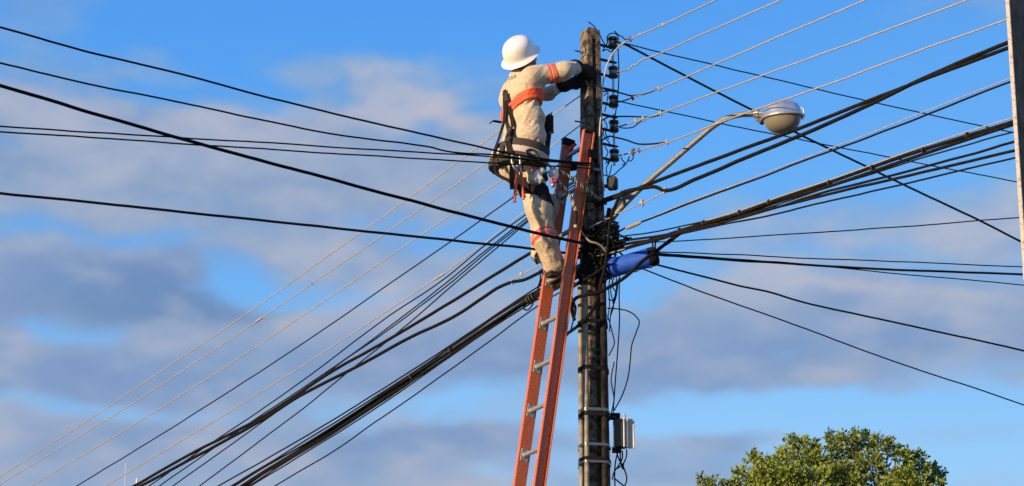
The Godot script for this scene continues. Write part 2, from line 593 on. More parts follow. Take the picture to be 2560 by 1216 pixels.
func sky_color(az: float, el: float) -> Color:
	var x := 1280.0 + az * 106.2
	var y := 608.0 - (el - PITCH) * 111.5
	var base: Color
	if el < 12.5:
		base = Color8(188, 218, 246).lerp(Color8(158, 208, 251), clampf(el / 12.5, 0, 1))
	elif el < 18.0:
		base = Color8(158, 208, 251).lerp(Color8(108, 178, 248), (el - 12.5) / 5.5)
	elif el < 23.5:
		base = Color8(108, 178, 248).lerp(Color8(82, 157, 240), (el - 18.0) / 5.5)
	else:
		base = Color8(82, 157, 240).lerp(Color8(44, 104, 200), smoothstep(23.5, 75.0, el))
	var side := clampf((x - 1280.0) / 2560.0, -0.5, 0.5)
	base = base.lerp(Color8(128, 192, 252) if side > 0.0 else Color8(74, 148, 232), absf(side) * 0.5 * clampf(1.0 - absf(el - 18.0) / 14.0, 0.0, 1.0))
	var wx := cw.get_noise_2d(x * 0.5, y)
	var wy := cw.get_noise_2d(x * 0.5 + 900.0, y + 300.0)
	var f := cn.get_noise_2d(x * 0.42 + wx * 60.0, y + wy * 40.0)
	var f2 := cn.get_noise_2d(x * 0.9 + 4000.0, y * 1.8 + 500.0)
	var col := base
	var inside := absf(x - 1280.0) < 2100.0 and absf(y - 608.0) < 1150.0
	if inside:
		var xx := x + wx * 100.0
		var yy := y + wy * 42.0
		var veil := 0.86 * smoothstep(150.0, 420.0, yy + f * 150.0 + absf(xx - 500.0) * 0.04) * (1.0 - smoothstep(1150.0, 1560.0, xx + f * 160.0))
		veil = maxf(veil, 0.46 * smoothstep(420.0, 640.0, yy + f * 160.0) * smoothstep(1500.0, 2300.0, xx + f * 200.0) * (1.0 - smoothstep(900.0, 1000.0, yy)))
		veil *= 1.0 - smoothstep(1500.0, 1800.0, yy)
		veil *= smoothstep(-900.0, -300.0, xx)
		var tone := sky_grey
		var alpha := veil
		for b in sky_blobs:
			var dx: float = (xx - b[0]) / b[2]
			var dy: float = (yy - b[1]) / b[3]
			var r2 := dx * dx + dy * dy
			if r2 > 4.0:
				continue
			var g := 1.2 - sqrt(r2) + f * 0.8 + f2 * 0.2
			var al: float = b[4] * smoothstep(-0.1, float(b[6]) * 1.5, g)
			if al > 0.002:
				alpha += (1.0 - alpha) * al
				tone = tone.lerp(b[5], al)
		for b in sky_gaps:
			var dx: float = (xx - b[0]) / b[2]
			var dy: float = (yy - b[1]) / b[3]
			var r2 := dx * dx + dy * dy
			if r2 < 4.0:
				alpha *= 1.0 - float(b[4]) * smoothstep(-0.2, 1.1, 1.2 - sqrt(r2) - f * 0.9 - f2 * 0.35)
		var f3 := cn.get_noise_2d(x * 1.6 - 900.0, y * 4.0 + 2500.0)
		tone = tone.lerp(Color8(200, 196, 206), clampf(f2 * 0.5 + f * 0.35 + f3 * 0.16, 0.0, 0.4))
		tone = tone.lerp(Color8(104, 138, 186), clampf(-f2 * 0.4 - f * 0.4 - f3 * 0.16, 0.0, 0.36))
		col = base.lerp(tone, clampf(alpha + f3 * 0.1 * alpha, 0.0, 0.96))
	var outside := maxf(smoothstep(1350.0, 1900.0, absf(x - 1280.0)), smoothstep(640.0, 1000.0, absf(y - 608.0)))
	if outside > 0.0 and el > 0.0:
		var big := cn.get_noise_2d(az * 14.0, el * 34.0)
		var al2 := outside * 0.75 * smoothstep(-0.02, 0.4, big + 0.1 + f * 0.3) * (1.0 - smoothstep(40.0, 85.0, el) * 0.6)
		col = col.lerp(Color8(158, 168, 196).lerp(Color8(188, 186, 202), clampf(f + 0.4, 0, 1)), al2)
	return col

func make_sky() -> ImageTexture:
	cn.noise_type = FastNoiseLite.TYPE_SIMPLEX_SMOOTH
	cn.seed = 77
	cn.frequency = 0.0042
	cn.fractal_octaves = 6
	cn.fractal_gain = 0.52
	cw.noise_type = FastNoiseLite.TYPE_SIMPLEX_SMOOTH
	cw.seed = 12
	cw.frequency = 0.003
	cw.fractal_octaves = 4
	var warm := Color8(190, 188, 202)
	var pale := Color8(172, 180, 203)
	var grey := Color8(152, 170, 200)
	var dark := Color8(112, 142, 186)
	var slate := Color8(132, 158, 198)
	for b in [
		[60, 50, 190, 90, 0.42, grey, 0.8], [350, 200, 160, 50, 0.2, grey, 0.8], [790, 190, 90, 36, 0.5, pale, 0.6],
		[1040, 262, 170, 84, 0.8, warm, 0.5], [1150, 300, 150, 62, 0.75, warm, 0.5], [900, 320, 260, 90, 0.72, pale, 0.6], [1000, 400, 360, 90, 0.7, grey, 0.6], [1400, 310, 130, 60, 0.62, warm, 0.6],
		[200, 340, 420, 90, 0.72, pale, 0.6], [560, 370, 380, 100, 0.7, pale, 0.6], [320, 450, 520, 80, 0.78, grey, 0.5], [720, 470, 320, 90, 0.65, grey, 0.6],
		[120, 530, 260, 60, 0.55, grey, 0.6], [640, 560, 260, 60, 0.45, slate, 0.7], [760, 650, 220, 60, 0.6, pale, 0.6],
		[120, 690, 330, 80, 0.85, grey, 0.5], [330, 720, 330, 95, 0.9, slate, 0.45], [300, 780, 400, 80, 0.92, dark, 0.45], [520, 800, 200, 50, 0.7, dark, 0.5], [60, 790, 260, 70, 0.85, slate, 0.5],
		[420, 870, 200, 50, 0.6, pale, 0.7], [60, 930, 260, 90, 0.85, grey, 0.5], [300, 960, 420, 85, 0.88, slate, 0.5], [640, 900, 260, 70, 0.6, slate, 0.6], [120, 1090, 330, 60, 0.8, pale, 0.5], [380, 1110, 350, 70, 0.75, slate, 0.5], [60, 1180, 360, 60, 0.8, grey, 0.5],
		[1010, 810, 240, 80, 0.75, warm, 0.6], [1130, 890, 360, 95, 0.88, slate, 0.45], [900, 930, 260, 60, 0.7, slate, 0.5], [1320, 920, 200, 70, 0.75, slate, 0.5], [1280, 800, 160, 70, 0.4, grey, 0.7],
		[700, 1150, 240, 60, 0.7, pale, 0.5], [1000, 1120, 320, 56, 0.82, slate, 0.45], [1260, 1110, 220, 50, 0.72, slate, 0.5], [1090, 1190, 420, 46, 0.6, grey, 0.6],
		[1700, 650, 200, 60, 0.25, pale, 0.8], [1960, 590, 280, 60, 0.42, pale, 0.7], [2250, 560, 330, 80, 0.5, pale, 0.7], [2480, 640, 190, 80, 0.62, warm, 0.6], [2180, 650, 360, 60, 0.5, pale, 0.7], [1860, 520, 200, 40, 0.25, pale, 0.8],
		[2060, 760, 420, 100, 0.8, warm, 0.55], [2420, 760, 300, 90, 0.78, pale, 0.5], [1760, 840, 260, 110, 0.85, grey, 0.5], [2080, 870, 560, 100, 0.88, slate, 0.42], [1740, 930, 330, 65, 0.85, slate, 0.45], [2460, 870, 330, 90, 0.85, slate, 0.5], [2330, 940, 380, 50, 0.55, grey, 0.6], [1560, 880, 140, 90, 0.7, slate, 0.5],
		[2420, 40, 240, 90, 0.4, pale, 0.8], [1680, 1160, 260, 56, 0.7, slate, 0.5], [1800, 1120, 150, 22, 0.55, slate, 0.5], [2400, 1110, 130, 40, 0.22, pale, 0.7], [1560, 1200, 300, 40, 0.6, grey, 0.5],
		[2900, 800, 500, 160, 0.75, grey, 0.5], [-300, 420, 420, 160, 0.7, grey, 0.5], [-300, 800, 420, 160, 0.8, slate, 0.5], [1300, 1320, 1600, 110, 0.5, pale, 0.7]]:
		sky_blobs.append(b)
	var W := 4096
	var H := 2048
	var small := Image.create_empty(512, 256, false, Image.FORMAT_RGB8)
	for y in 256:
		for x in 512:
			small.set_pixel(x, y, sky_color(wrapf((x + 0.5) / 512.0 * 360.0, -180.0, 180.0), 90.0 - (y + 0.5) / 256.0 * 180.0))
	small.resize(W, H, Image.INTERPOLATE_CUBIC)
	var y0 := int((90.0 - 28.0) / 180.0 * H)
	var y1 := int((90.0 - 8.0) / 180.0 * H)
	for y in range(y0, y1):
		for x in range(-190, 190):
			small.set_pixel(posmod(x, W), y, sky_color((x + 0.5) / W * 360.0, 90.0 - (y + 0.5) / H * 180.0))
	return ImageTexture.create_from_image(small)

# ------------------------------------------------------------------ the scene
func _ready() -> void:
	rng.seed = 4711
	wob.seed = 3
	wob.frequency = 1.0
	wob.noise_type = FastNoiseLite.TYPE_SIMPLEX_SMOOTH
	var cam := Camera3D.new()
	cam.position = EYE
	cam.rotation_degrees = Vector3(PITCH, 0, 0)
	cam.fov = rad_to_deg(2.0 * atan(608.0 / FOCAL))
	cam.near = 0.1
	cam.far = 3000.0
	add_child(cam)
	cam.current = true
	var we := WorldEnvironment.new()
	var env := Environment.new()
	env.background_mode = Environment.BG_SKY
	var sky := Sky.new()
	var pano := PanoramaSkyMaterial.new()
	pano.panorama = make_sky()
	sky.sky_material = pano
	env.sky = sky
	env.tonemap_mode = Environment.TONE_MAPPER_LINEAR
	env.background_energy_multiplier = 0.69
	env.tonemap_exposure = 1.45
	env.sdfgi_enabled = true
	env.ssao_enabled = true
	env.ssil_enabled = true
	we.environment = env
	add_child(we)
	var sun := DirectionalLight3D.new()
	sun.light_color = Color(1.0, 0.86, 0.66)
	sun.light_energy = 1.6
	sun.light_angular_distance = 0.5
	sun.shadow_enabled = true
	sun.basis = Basis.looking_at(-Vector3(-0.77, 0.19, 0.61).normalized(), UPV)
	add_child(sun)
	make_materials()
	make_ground()
	make_pole()
	make_conduits()
	make_ladder()
	make_lineman()
	make_racks()
	make_lamp()
	make_wires()
	make_pole_fittings()
	make_sign()
	make_tree()
	make_masts()

func make_ground() -> void:
	var mb := MB.new()
	mb.flat([Vector3(-1500, 0, -1500), Vector3(1500, 0, -1500), Vector3(1500, 0, 1500), Vector3(-1500, 0, 1500)], UPV)
	var g := part("ground", mb, mats.ground, self)
	g.set_meta("kind", "structure")
	g.set_meta("label", "grey earth and asphalt ground below the picture")

# ------------------------------------------------------------------ pole
func pole_scale(h: float) -> float:
	return 1.0 + 0.15 * (POLE_TOP - h)

func make_pole() -> void:
	var t := thing("utility_pole", "tall weathered brown concrete utility pole with a grooved face, standing mid picture", "utility pole", Vector3.ZERO)
	var hf := 0.0555      # half of the grooved face
	var hs := 0.0525
	var g := 0.016        # half groove
	var gd := 0.03
	var ch := 0.006
	var ring := func(h: float, groove: float, shrink: float) -> Array:
		var s := pole_scale(h) * shrink
		var p := []
		for q in [[-hf, hs - ch], [-hf + ch, hs], [-g, hs], [-g, hs - groove], [g, hs - groove], [g, hs], [hf - ch, hs], [hf, hs - ch], [hf, -hs + ch], [hf - ch, -hs], [g, -hs], [g, -hs + groove], [-g, -hs + groove], [-g, -hs], [-hf + ch, -hs], [-hf, -hs + ch]]:
			var j := 0.0022
			var pp := fsu(q[0] * s, q[1] * s, h)
			p.append(pp + Vector3(wob.get_noise_3d(pp.x * 40.0, h * 9.0, q[0] * 50.0), 0, wob.get_noise_3d(pp.z * 40.0, h * 9.0 + 50.0, q[1] * 50.0)) * j)
		return p
	var levels := []
	var h := 0.0
	while h < POLE_TOP - 0.13:
		levels.append([h, gd])
		h += 0.06
	levels.append([POLE_TOP - 0.1, gd])
	levels.append([POLE_TOP - 0.096, 0.0005])
	levels.append([POLE_TOP - 0.04, 0.0005])
	var mb := MB.new()
	var rings := []
	for l in levels:
		rings.append(ring.call(l[0], l[1], 1.0))
	rings.append(ring.call(POLE_TOP - 0.018, 0.0005, 0.86))
	rings.append(ring.call(POLE_TOP, 0.0005, 0.5))
	for k in rings.size() - 1:
		var a: Array = rings[k]
		var b: Array = rings[k + 1]
		for j in 16:
			var j2 := (j + 1) % 16
			var p: Vector3 = a[j]
			var nn: Vector3 = (b[j] - p).cross(a[j2] - p)
			if nn.length() < 1e-9:
				continue
			mb.flat([p, a[j2], b[j2], b[j]], nn.normalized())
	# face normals: the rings run so that this cross product points outward
	var mid := (rings[2][0] as Vector3)
	if mb.n[0].dot(Vector3(mid.x, 0, mid.z)) < 0.0:
		for k in mb.n.size():
			mb.n[k] = -mb.n[k]
	var top: Array = rings[rings.size() - 1]
	mb.flat(top, UPV)
	part("shaft", mb, mats.concrete, t)
	# through bolts of the two insulator racks
	for py in [131.0, 307.0]:
		var c := on_side(1459, py, 0.0)
		var s := pole_scale(c.y) * hf
		var o := fsu(-s, 0.0, c.y)
		var w := MB.new()
		w.box(o - FACE * 0.004, FACE * 0.004, SIDE * 0.026, UPV * 0.03, 0.0015)
		var pl := part("washer_plate", w, mats.galvanised, t)
		var nb := MB.new()
		nb.lathe(o - FACE * 0.008, -FACE, [[0.0, 0.016], [0.013, 0.016], [0.014, 0.013], [0.014, 0.0]], 6)
		part("nut", nb, mats.galvanised, pl)
		var rb := MB.new()
		rb.tube(PackedVector3Array([o - FACE * 0.01, o - FACE * 0.072]), 0.0062, 8)
		part("bolt", rb, mats.rusty, t)
	# bolt holes through the face
	for py in [268.0, 190.0, 246.0]:
		pass
	# bands round the pole and its conduits
	for spec in [[815.0, 0.03, "tape"], [930.0, 0.03, "tape"], [1045.0, 0.028, "tape"], [1156.0, 0.022, "tape"], [1034.0, 0.02, "band_steel"], [1121.0, 0.02, "band_steel"], [1164.0, 0.016, "band_steel"]]:
		var hh: float = at(1490, spec[0], 0.05).y
		var s := pole_scale(hh)
		# convex hull of pole corners and conduits
		var pts := PackedVector2Array()
		for q in [[-hf, hs], [hf, hs], [hf, -hs], [-hf, -hs]]:
			var p := fsu(q[0] * s, q[1] * s, hh)
			pts.append(Vector2(p.x, p.z))
		for cd in conduit_spots():
			for k in 10:
				pts.append(Vector2(cd[0], cd[1]) + Vector2.from_angle(TAU * k / 10.0) * (cd[2] + 0.0005))
		var hull := Geometry2D.convex_hull(pts)
		var rp := PackedVector3Array()
		var ro := PackedVector3Array()
		var m := hull.size() - 1
		for k in m + 1:
			var prev := hull[(k - 1 + m) % m]
			var cur := hull[k % m]
			var nxt := hull[(k + 1) % m]
			var tan2 := (nxt - prev).normalized()
			var out2 := Vector2(tan2.y, -tan2.x)
			if out2.dot(cur) < 0.0:
				out2 = -out2
			rp.append(Vector3(cur.x, hh, cur.y) + Vector3(out2.x, 0, out2.y) * 0.001)
			ro.append(Vector3(out2.x, 0, out2.y))
		var b := MB.new()
		b.ribbon(rp, ro, float(spec[1]) * 0.5, 0.0022)
		part("black_tape" if spec[2] == "tape" else "steel_band", b, mats[spec[2]], t)

func conduit_spots() -> Array:      # [x, z, radius]
	var a := at(1453, 1000, 0.1)
	var b := at(1466, 1000, 0.165)
	var c := at(1511, 1000, 0.135)
	return [[a.x, 0.1, 0.0178], [b.x, 0.165, 0.0178], [c.x, 0.135, 0.0225]]

func make_conduits() -> void:
	var sp := conduit_spots()
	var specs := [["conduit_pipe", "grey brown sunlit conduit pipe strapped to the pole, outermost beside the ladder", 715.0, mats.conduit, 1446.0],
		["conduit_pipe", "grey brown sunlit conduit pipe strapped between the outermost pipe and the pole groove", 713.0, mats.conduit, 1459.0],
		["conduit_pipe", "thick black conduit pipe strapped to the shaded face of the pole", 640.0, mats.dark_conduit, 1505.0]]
	for k in 3:
		var s: Array = specs[k]
		var q: Array = sp[k]
		var top := at(s[4], s[2], q[1]).y
		var t := thing(s[0], s[1], "pipe", Vector3(q[0], 0, q[1]), "conduit pipes strapped to the pole")
		var mb := MB.new()
		mb.tube(PackedVector3Array([Vector3(q[0], 0, q[1]), Vector3(q[0], top * 0.5, q[1]), Vector3(q[0], top, q[1])]), q[2], 18)
		part("pipe", mb, s[3], t)
		var cb := MB.new()
		var base := Vector3(q[0], top, q[1])
		cb.tube(spline(PackedVector3Array([base - UPV * 0.05, base + UPV * 0.04, base + Vector3(0.012, 0.12, -0.01), base + Vector3(0.03, 0.24, -0.03), base + Vector3(0.05, 0.36, -0.03)])), q[2] * 0.62, 10)
		part("cable_end", cb, mats.black_cable, t)

# ------------------------------------------------------------------ ladder
var lad_up := Vector3.ZERO
var lad_f := Vector3.ZERO
var lad_top_h := 0.0

func ladder_point(s: float, h: float, f := 0.0) -> Vector3:      # s along the rungs, h height, f across the rail
	return fsu(-0.108 - 0.157 * (lad_top_h - h), s, h) + lad_f * f

func make_ladder() -> void:
	lad_top_h = on_side(1466, 330, 0.135).y
	lad_up = (FACE * 0.157 + UPV).normalized()
	lad_f = (FACE - UPV * 0.157).normalized()
	var t := thing("ladder", "orange fibreglass ladder with round aluminium rungs leaning on the concrete pole", "ladder", ladder_point(0, 0.0))
	for sd in [1.0, -1.0]:
		var top: float = lad_top_h if sd > 0.0 else on_side(1423, 356, -0.135).y
		var s: float = 0.135 * sd
		# channel: a web and two flanges that point outward
		var prof := [Vector2(-0.043, 0.0), Vector2(0.043, 0.0), Vector2(0.043, 0.031), Vector2(0.0365, 0.031), Vector2(0.0365, 0.0062), Vector2(-0.0365, 0.0062), Vector2(-0.0365, 0.031), Vector2(-0.043, 0.031)]
		var mb := MB.new()
		var lo := ladder_point(s, 0.02)
		var hi := ladder_point(s, top)
		var pl := []
		var ph := []
		for p in prof:
			var o: Vector3 = lad_f * p.x + SIDE * (p.y * sd)
			pl.append(lo + o)
			ph.append(hi + o)
		for k in 8:
			var k2 := (k + 1) % 8
			var e: Vector2 = prof[k2] - prof[k]
			var o2 := Vector2(e.y, -e.x).normalized()
			var nn: Vector3 = lad_f * o2.x + SIDE * (o2.y * sd)
			mb.flat([pl[k], pl[k2], ph[k2], ph[k]], nn)
		for e in [[pl, -lad_up], [ph, lad_up]]:
			var q: Array = e[0]
			mb.flat([q[0], q[1], q[4], q[5]], e[1])
			mb.flat([q[1], q[2], q[3], q[4]], e[1])
			mb.flat([q[0], q[5], q[6], q[7]], e[1])
		var rail := part("rail", mb, mats.fibreglass, t)
		if sd > 0.0:
			rail.set_meta("label", "near rail with rows of rivets in its channel")
		var cap := MB.new()
		var cf := 0.047 if sd < 0.0 else 0.03
		cap.box(hi + SIDE * sd * 0.014 + lad_up * (0.0 if sd < 0 else 0.006), lad_f * cf, SIDE * (0.02 if sd < 0 else 0.012), lad_up * (0.03 if sd < 0 else 0.014), 0.006)
		part("end_cap", cap, mats.leather, rail)
	# rungs
	var hs := []
	var h1 := on_side(1382, 703, -0.12).y
	var h0 := on_side(1316, 1138, -0.12).y
	var step := (h1 - h0) / 4.0
	var h := h1 + step * 3.0
	while h > 0.2:
		hs.append(h)
		h -= step
	for hh in hs:
		var a := ladder_point(-0.134, hh)
		var b := ladder_point(0.134, hh)
		var mb := MB.new()
		mb.tube(PackedVector3Array([a, a.lerp(b, 0.5), b]), 0.0158, 16)
		var r := part("rung", mb, mats.aluminium, t)
		for e in [[a, 1.0], [b, -1.0]]:
			var o: Vector3 = e[0]
			var br := MB.new()
			br.box(o + SIDE * (float(e[1]) * 0.0012 - 0.0), lad_f * 0.03, SIDE * 0.0015, lad_up * 0.044, 0.001)
			br.lathe(o, SIDE * float(e[1]), [[0.022, 0.002], [0.02, 0.008], [0.017, 0.02], [0.0162, 0.03]], 14)
			for q in [[-1, -1], [1, -1], [-1, 1], [1, 1]]:
				br.lathe(o + lad_f * (0.021 * q[0]) + lad_up * (0.035 * q[1]) + SIDE * (float(e[1]) * 0.0026), SIDE * float(e[1]), [[0.0055, 0.0], [0.0045, 0.002], [0.0, 0.003]], 8)
			part("bracket", br, mats.aluminium, r)
		for q in [[-1, -1], [1, -1], [-1, 1], [1, 1]]:
			var rv := MB.new()
			rv.lathe(ladder_point(0.135 + 0.0062, hh) + lad_f * (0.019 * q[0]) + lad_up * (0.034 * q[1]), SIDE, [[0.0052, -0.001], [0.0045, 0.0018], [0.0, 0.0028]], 8)
			part("rivet", rv, mats.aluminium, t)
	# strap that ties the ladder's head to the pole, and its red tongue
	var rp := PackedVector3Array()
	var ro := PackedVector3Array()
	var hb := lad_top_h - 0.16
	for q in [[-0.05, 0.172], [-0.02, 0.17], [0.03, 0.14], [0.068, 0.09], [0.08, 0.0], [0.068, -0.09], [0.0, -0.15], [-0.06, -0.175]]:
		var p := fsu(-0.108 + float(q[0]) + 0.03, q[1], hb - 0.03 * absf(q[1]) * 6.0 + 0.02)
		rp.append(p)
		ro.append(fsu(float(q[0]) + 0.02, q[1], 0))
	var sb := MB.new()
	sb.ribbon(spline(rp, 4), spline(ro, 4), 0.03, 0.004)
	part("strap", sb, mats.black_web, t)
	var hk := MB.new()
	hk.tube(spline(PackedVector3Array([on_side(1413, 392, 0.02), on_side(1420, 378, 0.03), on_side(1432, 366, 0.05), on_side(1440, 360, 0.07)])), 0.0115, 10, PackedFloat32Array(), true)
	part("red_tongue", hk, mats.red_paint, t)

# ------------------------------------------------------------------ lineman
func bounds(b: Bones, pad: float) -> Array:
	var lo := Vector3.INF
	var hi := -Vector3.INF
	for j in b.a.size():
		var r := maxf(b.ra[j], b.ra[j] + b.rb[j]) + pad
		for p in [b.a[j], b.a[j] + b.d[j]]:
			lo = lo.min(p - Vector3.ONE * r)
			hi = hi.max(p + Vector3.ONE * r)
	return [lo, hi]

func body_part(called: String, b: Bones, m: Material, parent: Node, cs: float) -> MeshInstance3D:
	var mb := MB.new()
	var bb := bounds(b, 0.03 + b.folds * 2.0 + b.grow + cs * 2.0)
	b.nets(mb, bb[0], bb[1], cs)
	return part(called, mb, m, parent)

func band_part(called: String, src: Bones, o: Vector3, nrm: Vector3, half: float, proud: float, m: Material, parent: Node, cs := 0.006) -> void:
	var b := src.band(o, nrm, half, proud)
	var bb := bounds(b, 0.02 + proud + b.folds * 2.0)
	var lo: Vector3 = bb[0]
	var hi: Vector3 = bb[1]
	lo.y = maxf(lo.y, o.y - half - 0.12)
	hi.y = minf(hi.y, o.y + half + 0.12)
	var mb := MB.new()
	b.nets(mb, lo, hi, cs)
	part(called, mb, m, parent)

func hand(b: Bones, wrist: Vector3, palm: Vector3, along: Vector3, stack: Vector3, inward: Vector3) -> void:
	# palm, four fingers that curl round the pole's edge, a thumb from the side of the palm
	b.add(wrist, palm, 0.036, 0.04)
	b.add(palm - stack * 0.022, palm + stack * 0.022, 0.033, 0.033)
	var lens := [0.07, 0.08, 0.076, 0.06]
	for k in 4:
		var root := palm + stack * (0.036 - 0.024 * k) + along * 0.02
		var mid: Vector3 = root + along * (lens[k] * 0.55) + inward * 0.006
		var tip: Vector3 = mid + along * (lens[k] * 0.4) + inward * 0.026
		b.add(root, mid, 0.0128, 0.0118)
		b.add(mid, tip, 0.0118, 0.0105)
	b.add(palm + stack * 0.03, palm + stack * 0.055 + along * 0.02 + inward * 0.02, 0.0145, 0.0125)
	b.add(palm + stack * 0.055 + along * 0.02 + inward * 0.02, palm + stack * 0.06 + along * 0.045 + inward * 0.035, 0.0125, 0.011)

func make_lineman() -> void:
	var folds := FastNoiseLite.new()
	folds.seed = 9
	folds.noise_type = FastNoiseLite.TYPE_SIMPLEX_SMOOTH
	folds.frequency = 3.4
	folds.fractal_octaves = 2
	var neck := on_side(1300, 195, 0.0)
	var hip := on_side(1303, 400, 0.0)
	var sh_r := on_side(1328, 194, 0.165)
	var sh_l := sh_r - SIDE * 0.29 + FACE * 0.02
	var el_r := on_side(1408, 178, 0.235)
	var wr_r := on_side(1441, 168, 0.12)
	var el_l := on_side(1367, 236, -0.15)
	var cuff_l := on_side(1384, 226, -0.07)
	var wr_l := on_side(1412, 212, -0.03)
	var c1 := on_side(1305, 240, 0.0)
	var c2 := on_side(1309, 300, 0.0)
	var c3 := on_side(1309, 352, 0.0)
	var hip_r := on_side(1318, 418, 0.085)
	var kn_r := on_side(1346, 524, 0.13)
	var ca_r := on_side(1359, 595, 0.09)
	var an_r := on_side(1384, 662, 0.035)
	var hip_l := hip_r - SIDE * 0.17
	var kn_l := on_side(1366, 520, -0.13)
	var an_l := on_side(1349, 632, -0.09)
	var sole_r := ladder_point(0.03, on_side(1382, 703, -0.12).y) + UPV * 0.02 + FACE * 0.055
	var feet := ladder_point(0.0, on_side(1382, 703, -0.12).y)
	var t := thing("person", "person in beige work clothes and white hard hat on the ladder, reaching for the pole", "person", feet)

	# the body under the clothes, one continuous surface
	var head := on_side(1305, 143, 0.02)
	var hf := (FACE * 0.76 + UPV * 0.78 + SIDE * 0.02).normalized()
	var hu := (UPV - FACE * 0.6 + SIDE * 0.5)
	hu = (hu - hf * hu.dot(hf)).normalized()
	var hr := hf.cross(hu)
	var body := Bones.new()
	body.k = 0.035
	for s in [[neck, c1, 0.055, 0.075], [c1, hip, 0.075, 0.075], [sh_l, sh_r, 0.045, 0.045], [sh_r, el_r, 0.045, 0.04], [el_r, wr_r, 0.04, 0.03], [sh_l, el_l, 0.045, 0.034], [el_l, wr_l, 0.043, 0.034], [hip_r, kn_r, 0.08, 0.058], [kn_r, an_r, 0.055, 0.042], [hip_l, kn_l, 0.08, 0.058], [kn_l, an_l, 0.055, 0.042]]:
		body.add(s[0], s[1], s[2], s[3])
	body.add(neck, head - hf * 0.02 - hu * 0.05, 0.058, 0.056)
	var bmb := MB.new()
	var bb := bounds(body, 0.04)
	body.nets(bmb, bb[0], bb[1], 0.014)
	var hd := Bones.new()
	hd.k = 0.022
	hd.add(head - hf * 0.028 + hu * 0.012, head + hf * 0.022 + hu * 0.012, 0.084, 0.078)
	hd.add(head + hf * 0.035 - hu * 0.03, head + hf * 0.045 - hu * 0.085, 0.058, 0.04)
	hd.add(head - hf * 0.02 - hu * 0.05, neck, 0.056, 0.056)
	hd.add(head + hf * 0.086 + hu * 0.0, head + hf * 0.108 - hu * 0.034, 0.01, 0.0135)
	hd.add(head + hf * 0.083 + hu * 0.022 - hr * 0.035, head + hf * 0.083 + hu * 0.022 + hr * 0.035, 0.014, 0.014)
	hd.add(head + hf * 0.088 - hu * 0.058 - hr * 0.018, head + hf * 0.088 - hu * 0.058 + hr * 0.018, 0.0085, 0.0085)
	hd.add(head + hf * 0.087 - hu * 0.072 - hr * 0.016, head + hf * 0.087 - hu * 0.072 + hr * 0.016, 0.0085, 0.0085)
	for e in [-1.0, 1.0]:
		hd.add(head - hf * 0.005 + hr * (0.082 * e) + hu * 0.015, head - hf * 0.002 + hr * (0.084 * e) - hu * 0.025, 0.015, 0.011)
	hd.nets(bmb, head - Vector3.ONE * 0.16, head + Vector3.ONE * 0.16, 0.005)
	part("body", bmb, mats.skin, t)
	for e in [-1.0, 1.0]:
		var eb := MB.new()
		eb.lathe(head + hf * 0.082 + hr * (0.032 * e), hf, [[0.012, 0.0], [0.01, 0.006], [0.006, 0.01], [0.0, 0.012]], 10)
		part("eye", eb, mats.foil, t)
	var hair := Bones.new()
	hair.k = 0.03
	hair.add(head - hf * 0.045 + hu * 0.02, head - hf * 0.03 + hu * 0.02, 0.078, 0.082)
	hair.add(head - hf * 0.06 - hu * 0.02, head - hf * 0.05 - hu * 0.085, 0.056, 0.05)
	for e in [-1.0, 1.0]:
		hair.add(head + hr * (0.066 * e) + hu * 0.02, head + hf * 0.015 + hr * (0.07 * e) - hu * 0.02, 0.022, 0.012)
	body_part("hair", hair, mats.hair, t, 0.008)

	# jacket
	var torso := Bones.new()
	torso.k = 0.09
	torso.noise = folds
	torso.folds = 0.016
	torso.add(sh_l + UPV * 0.0, sh_r, 0.074, 0.074)
	torso.add(c1 - SIDE * 0.1, c1 + SIDE * 0.1, 0.108, 0.108)
	torso.add(c2 - SIDE * 0.085, c2 + SIDE * 0.085, 0.112, 0.112)
	torso.add(c3 - SIDE * 0.08, c3 + SIDE * 0.08, 0.118, 0.118)
	torso.add(neck, neck + hu * 0.012 - FACE * 0.01, 0.07, 0.06)
	var arm_r := Bones.new()
	arm_r.k = 0.05
	arm_r.noise = folds
	arm_r.folds = 0.016
	arm_r.add(sh_r, el_r, 0.074, 0.063)
	arm_r.add(el_r, wr_r, 0.062, 0.056)
	var jacket := Bones.new()
	jacket.k = 0.045
	jacket.noise = folds
	jacket.folds = 0.016
	for src in [torso, arm_r]:
		for j in src.a.size():
			jacket.add(src.a[j], src.a[j] + src.d[j], src.ra[j], src.ra[j] + src.rb[j])
	jacket.add(sh_l, el_l, 0.066, 0.046)
	jacket.add(el_l, cuff_l, 0.046, 0.044)
	for q in [[1348, 212, 1296, 250, 0.013, 0.013], [1350, 222, 1276, 312, 0.012, 0.014], [1354, 262, 1296, 318, 0.01, 0.012], [1340, 166, 1352, 200, 0.011, 0.011], [1352, 158, 1362, 206, 0.009, 0.01], [1320, 180, 1336, 222, 0.01, 0.009], [1398, 152, 1396, 200, 0.011, 0.011], [1408, 146, 1422, 194, 0.013, 0.012], [1422, 146, 1432, 186, 0.011, 0.01], [1298, 334, 1350, 342, 0.014, 0.011], [1284, 350, 1336, 358, 0.013, 0.01], [1338, 302, 1318, 346, 0.012, 0.01], [1350, 318, 1352, 364, 0.012, 0.012], [1330, 330, 1350, 312, 0.01, 0.009], [1310, 345, 1345, 366, 0.012, 0.009], [1300, 190, 1318, 240, 0.007, 0.012], [1362, 200, 1392, 198, 0.012, 0.012]]:
		var c_a: Array = jacket.snap(on_side(q[0], q[1], 0.2), 0.0)
		var c_b: Array = jacket.snap(on_side(q[2], q[3], 0.2), 0.0)
		for bn_ in [jacket, torso, arm_r]:
			bn_.crease(c_a[0], c_b[0], float(q[4]) * 1.75, q[5])
	var jk := body_part("jacket", jacket, mats.cloth, t, 0.0065)
	var arm_dir := (el_r - sh_r).normalized()
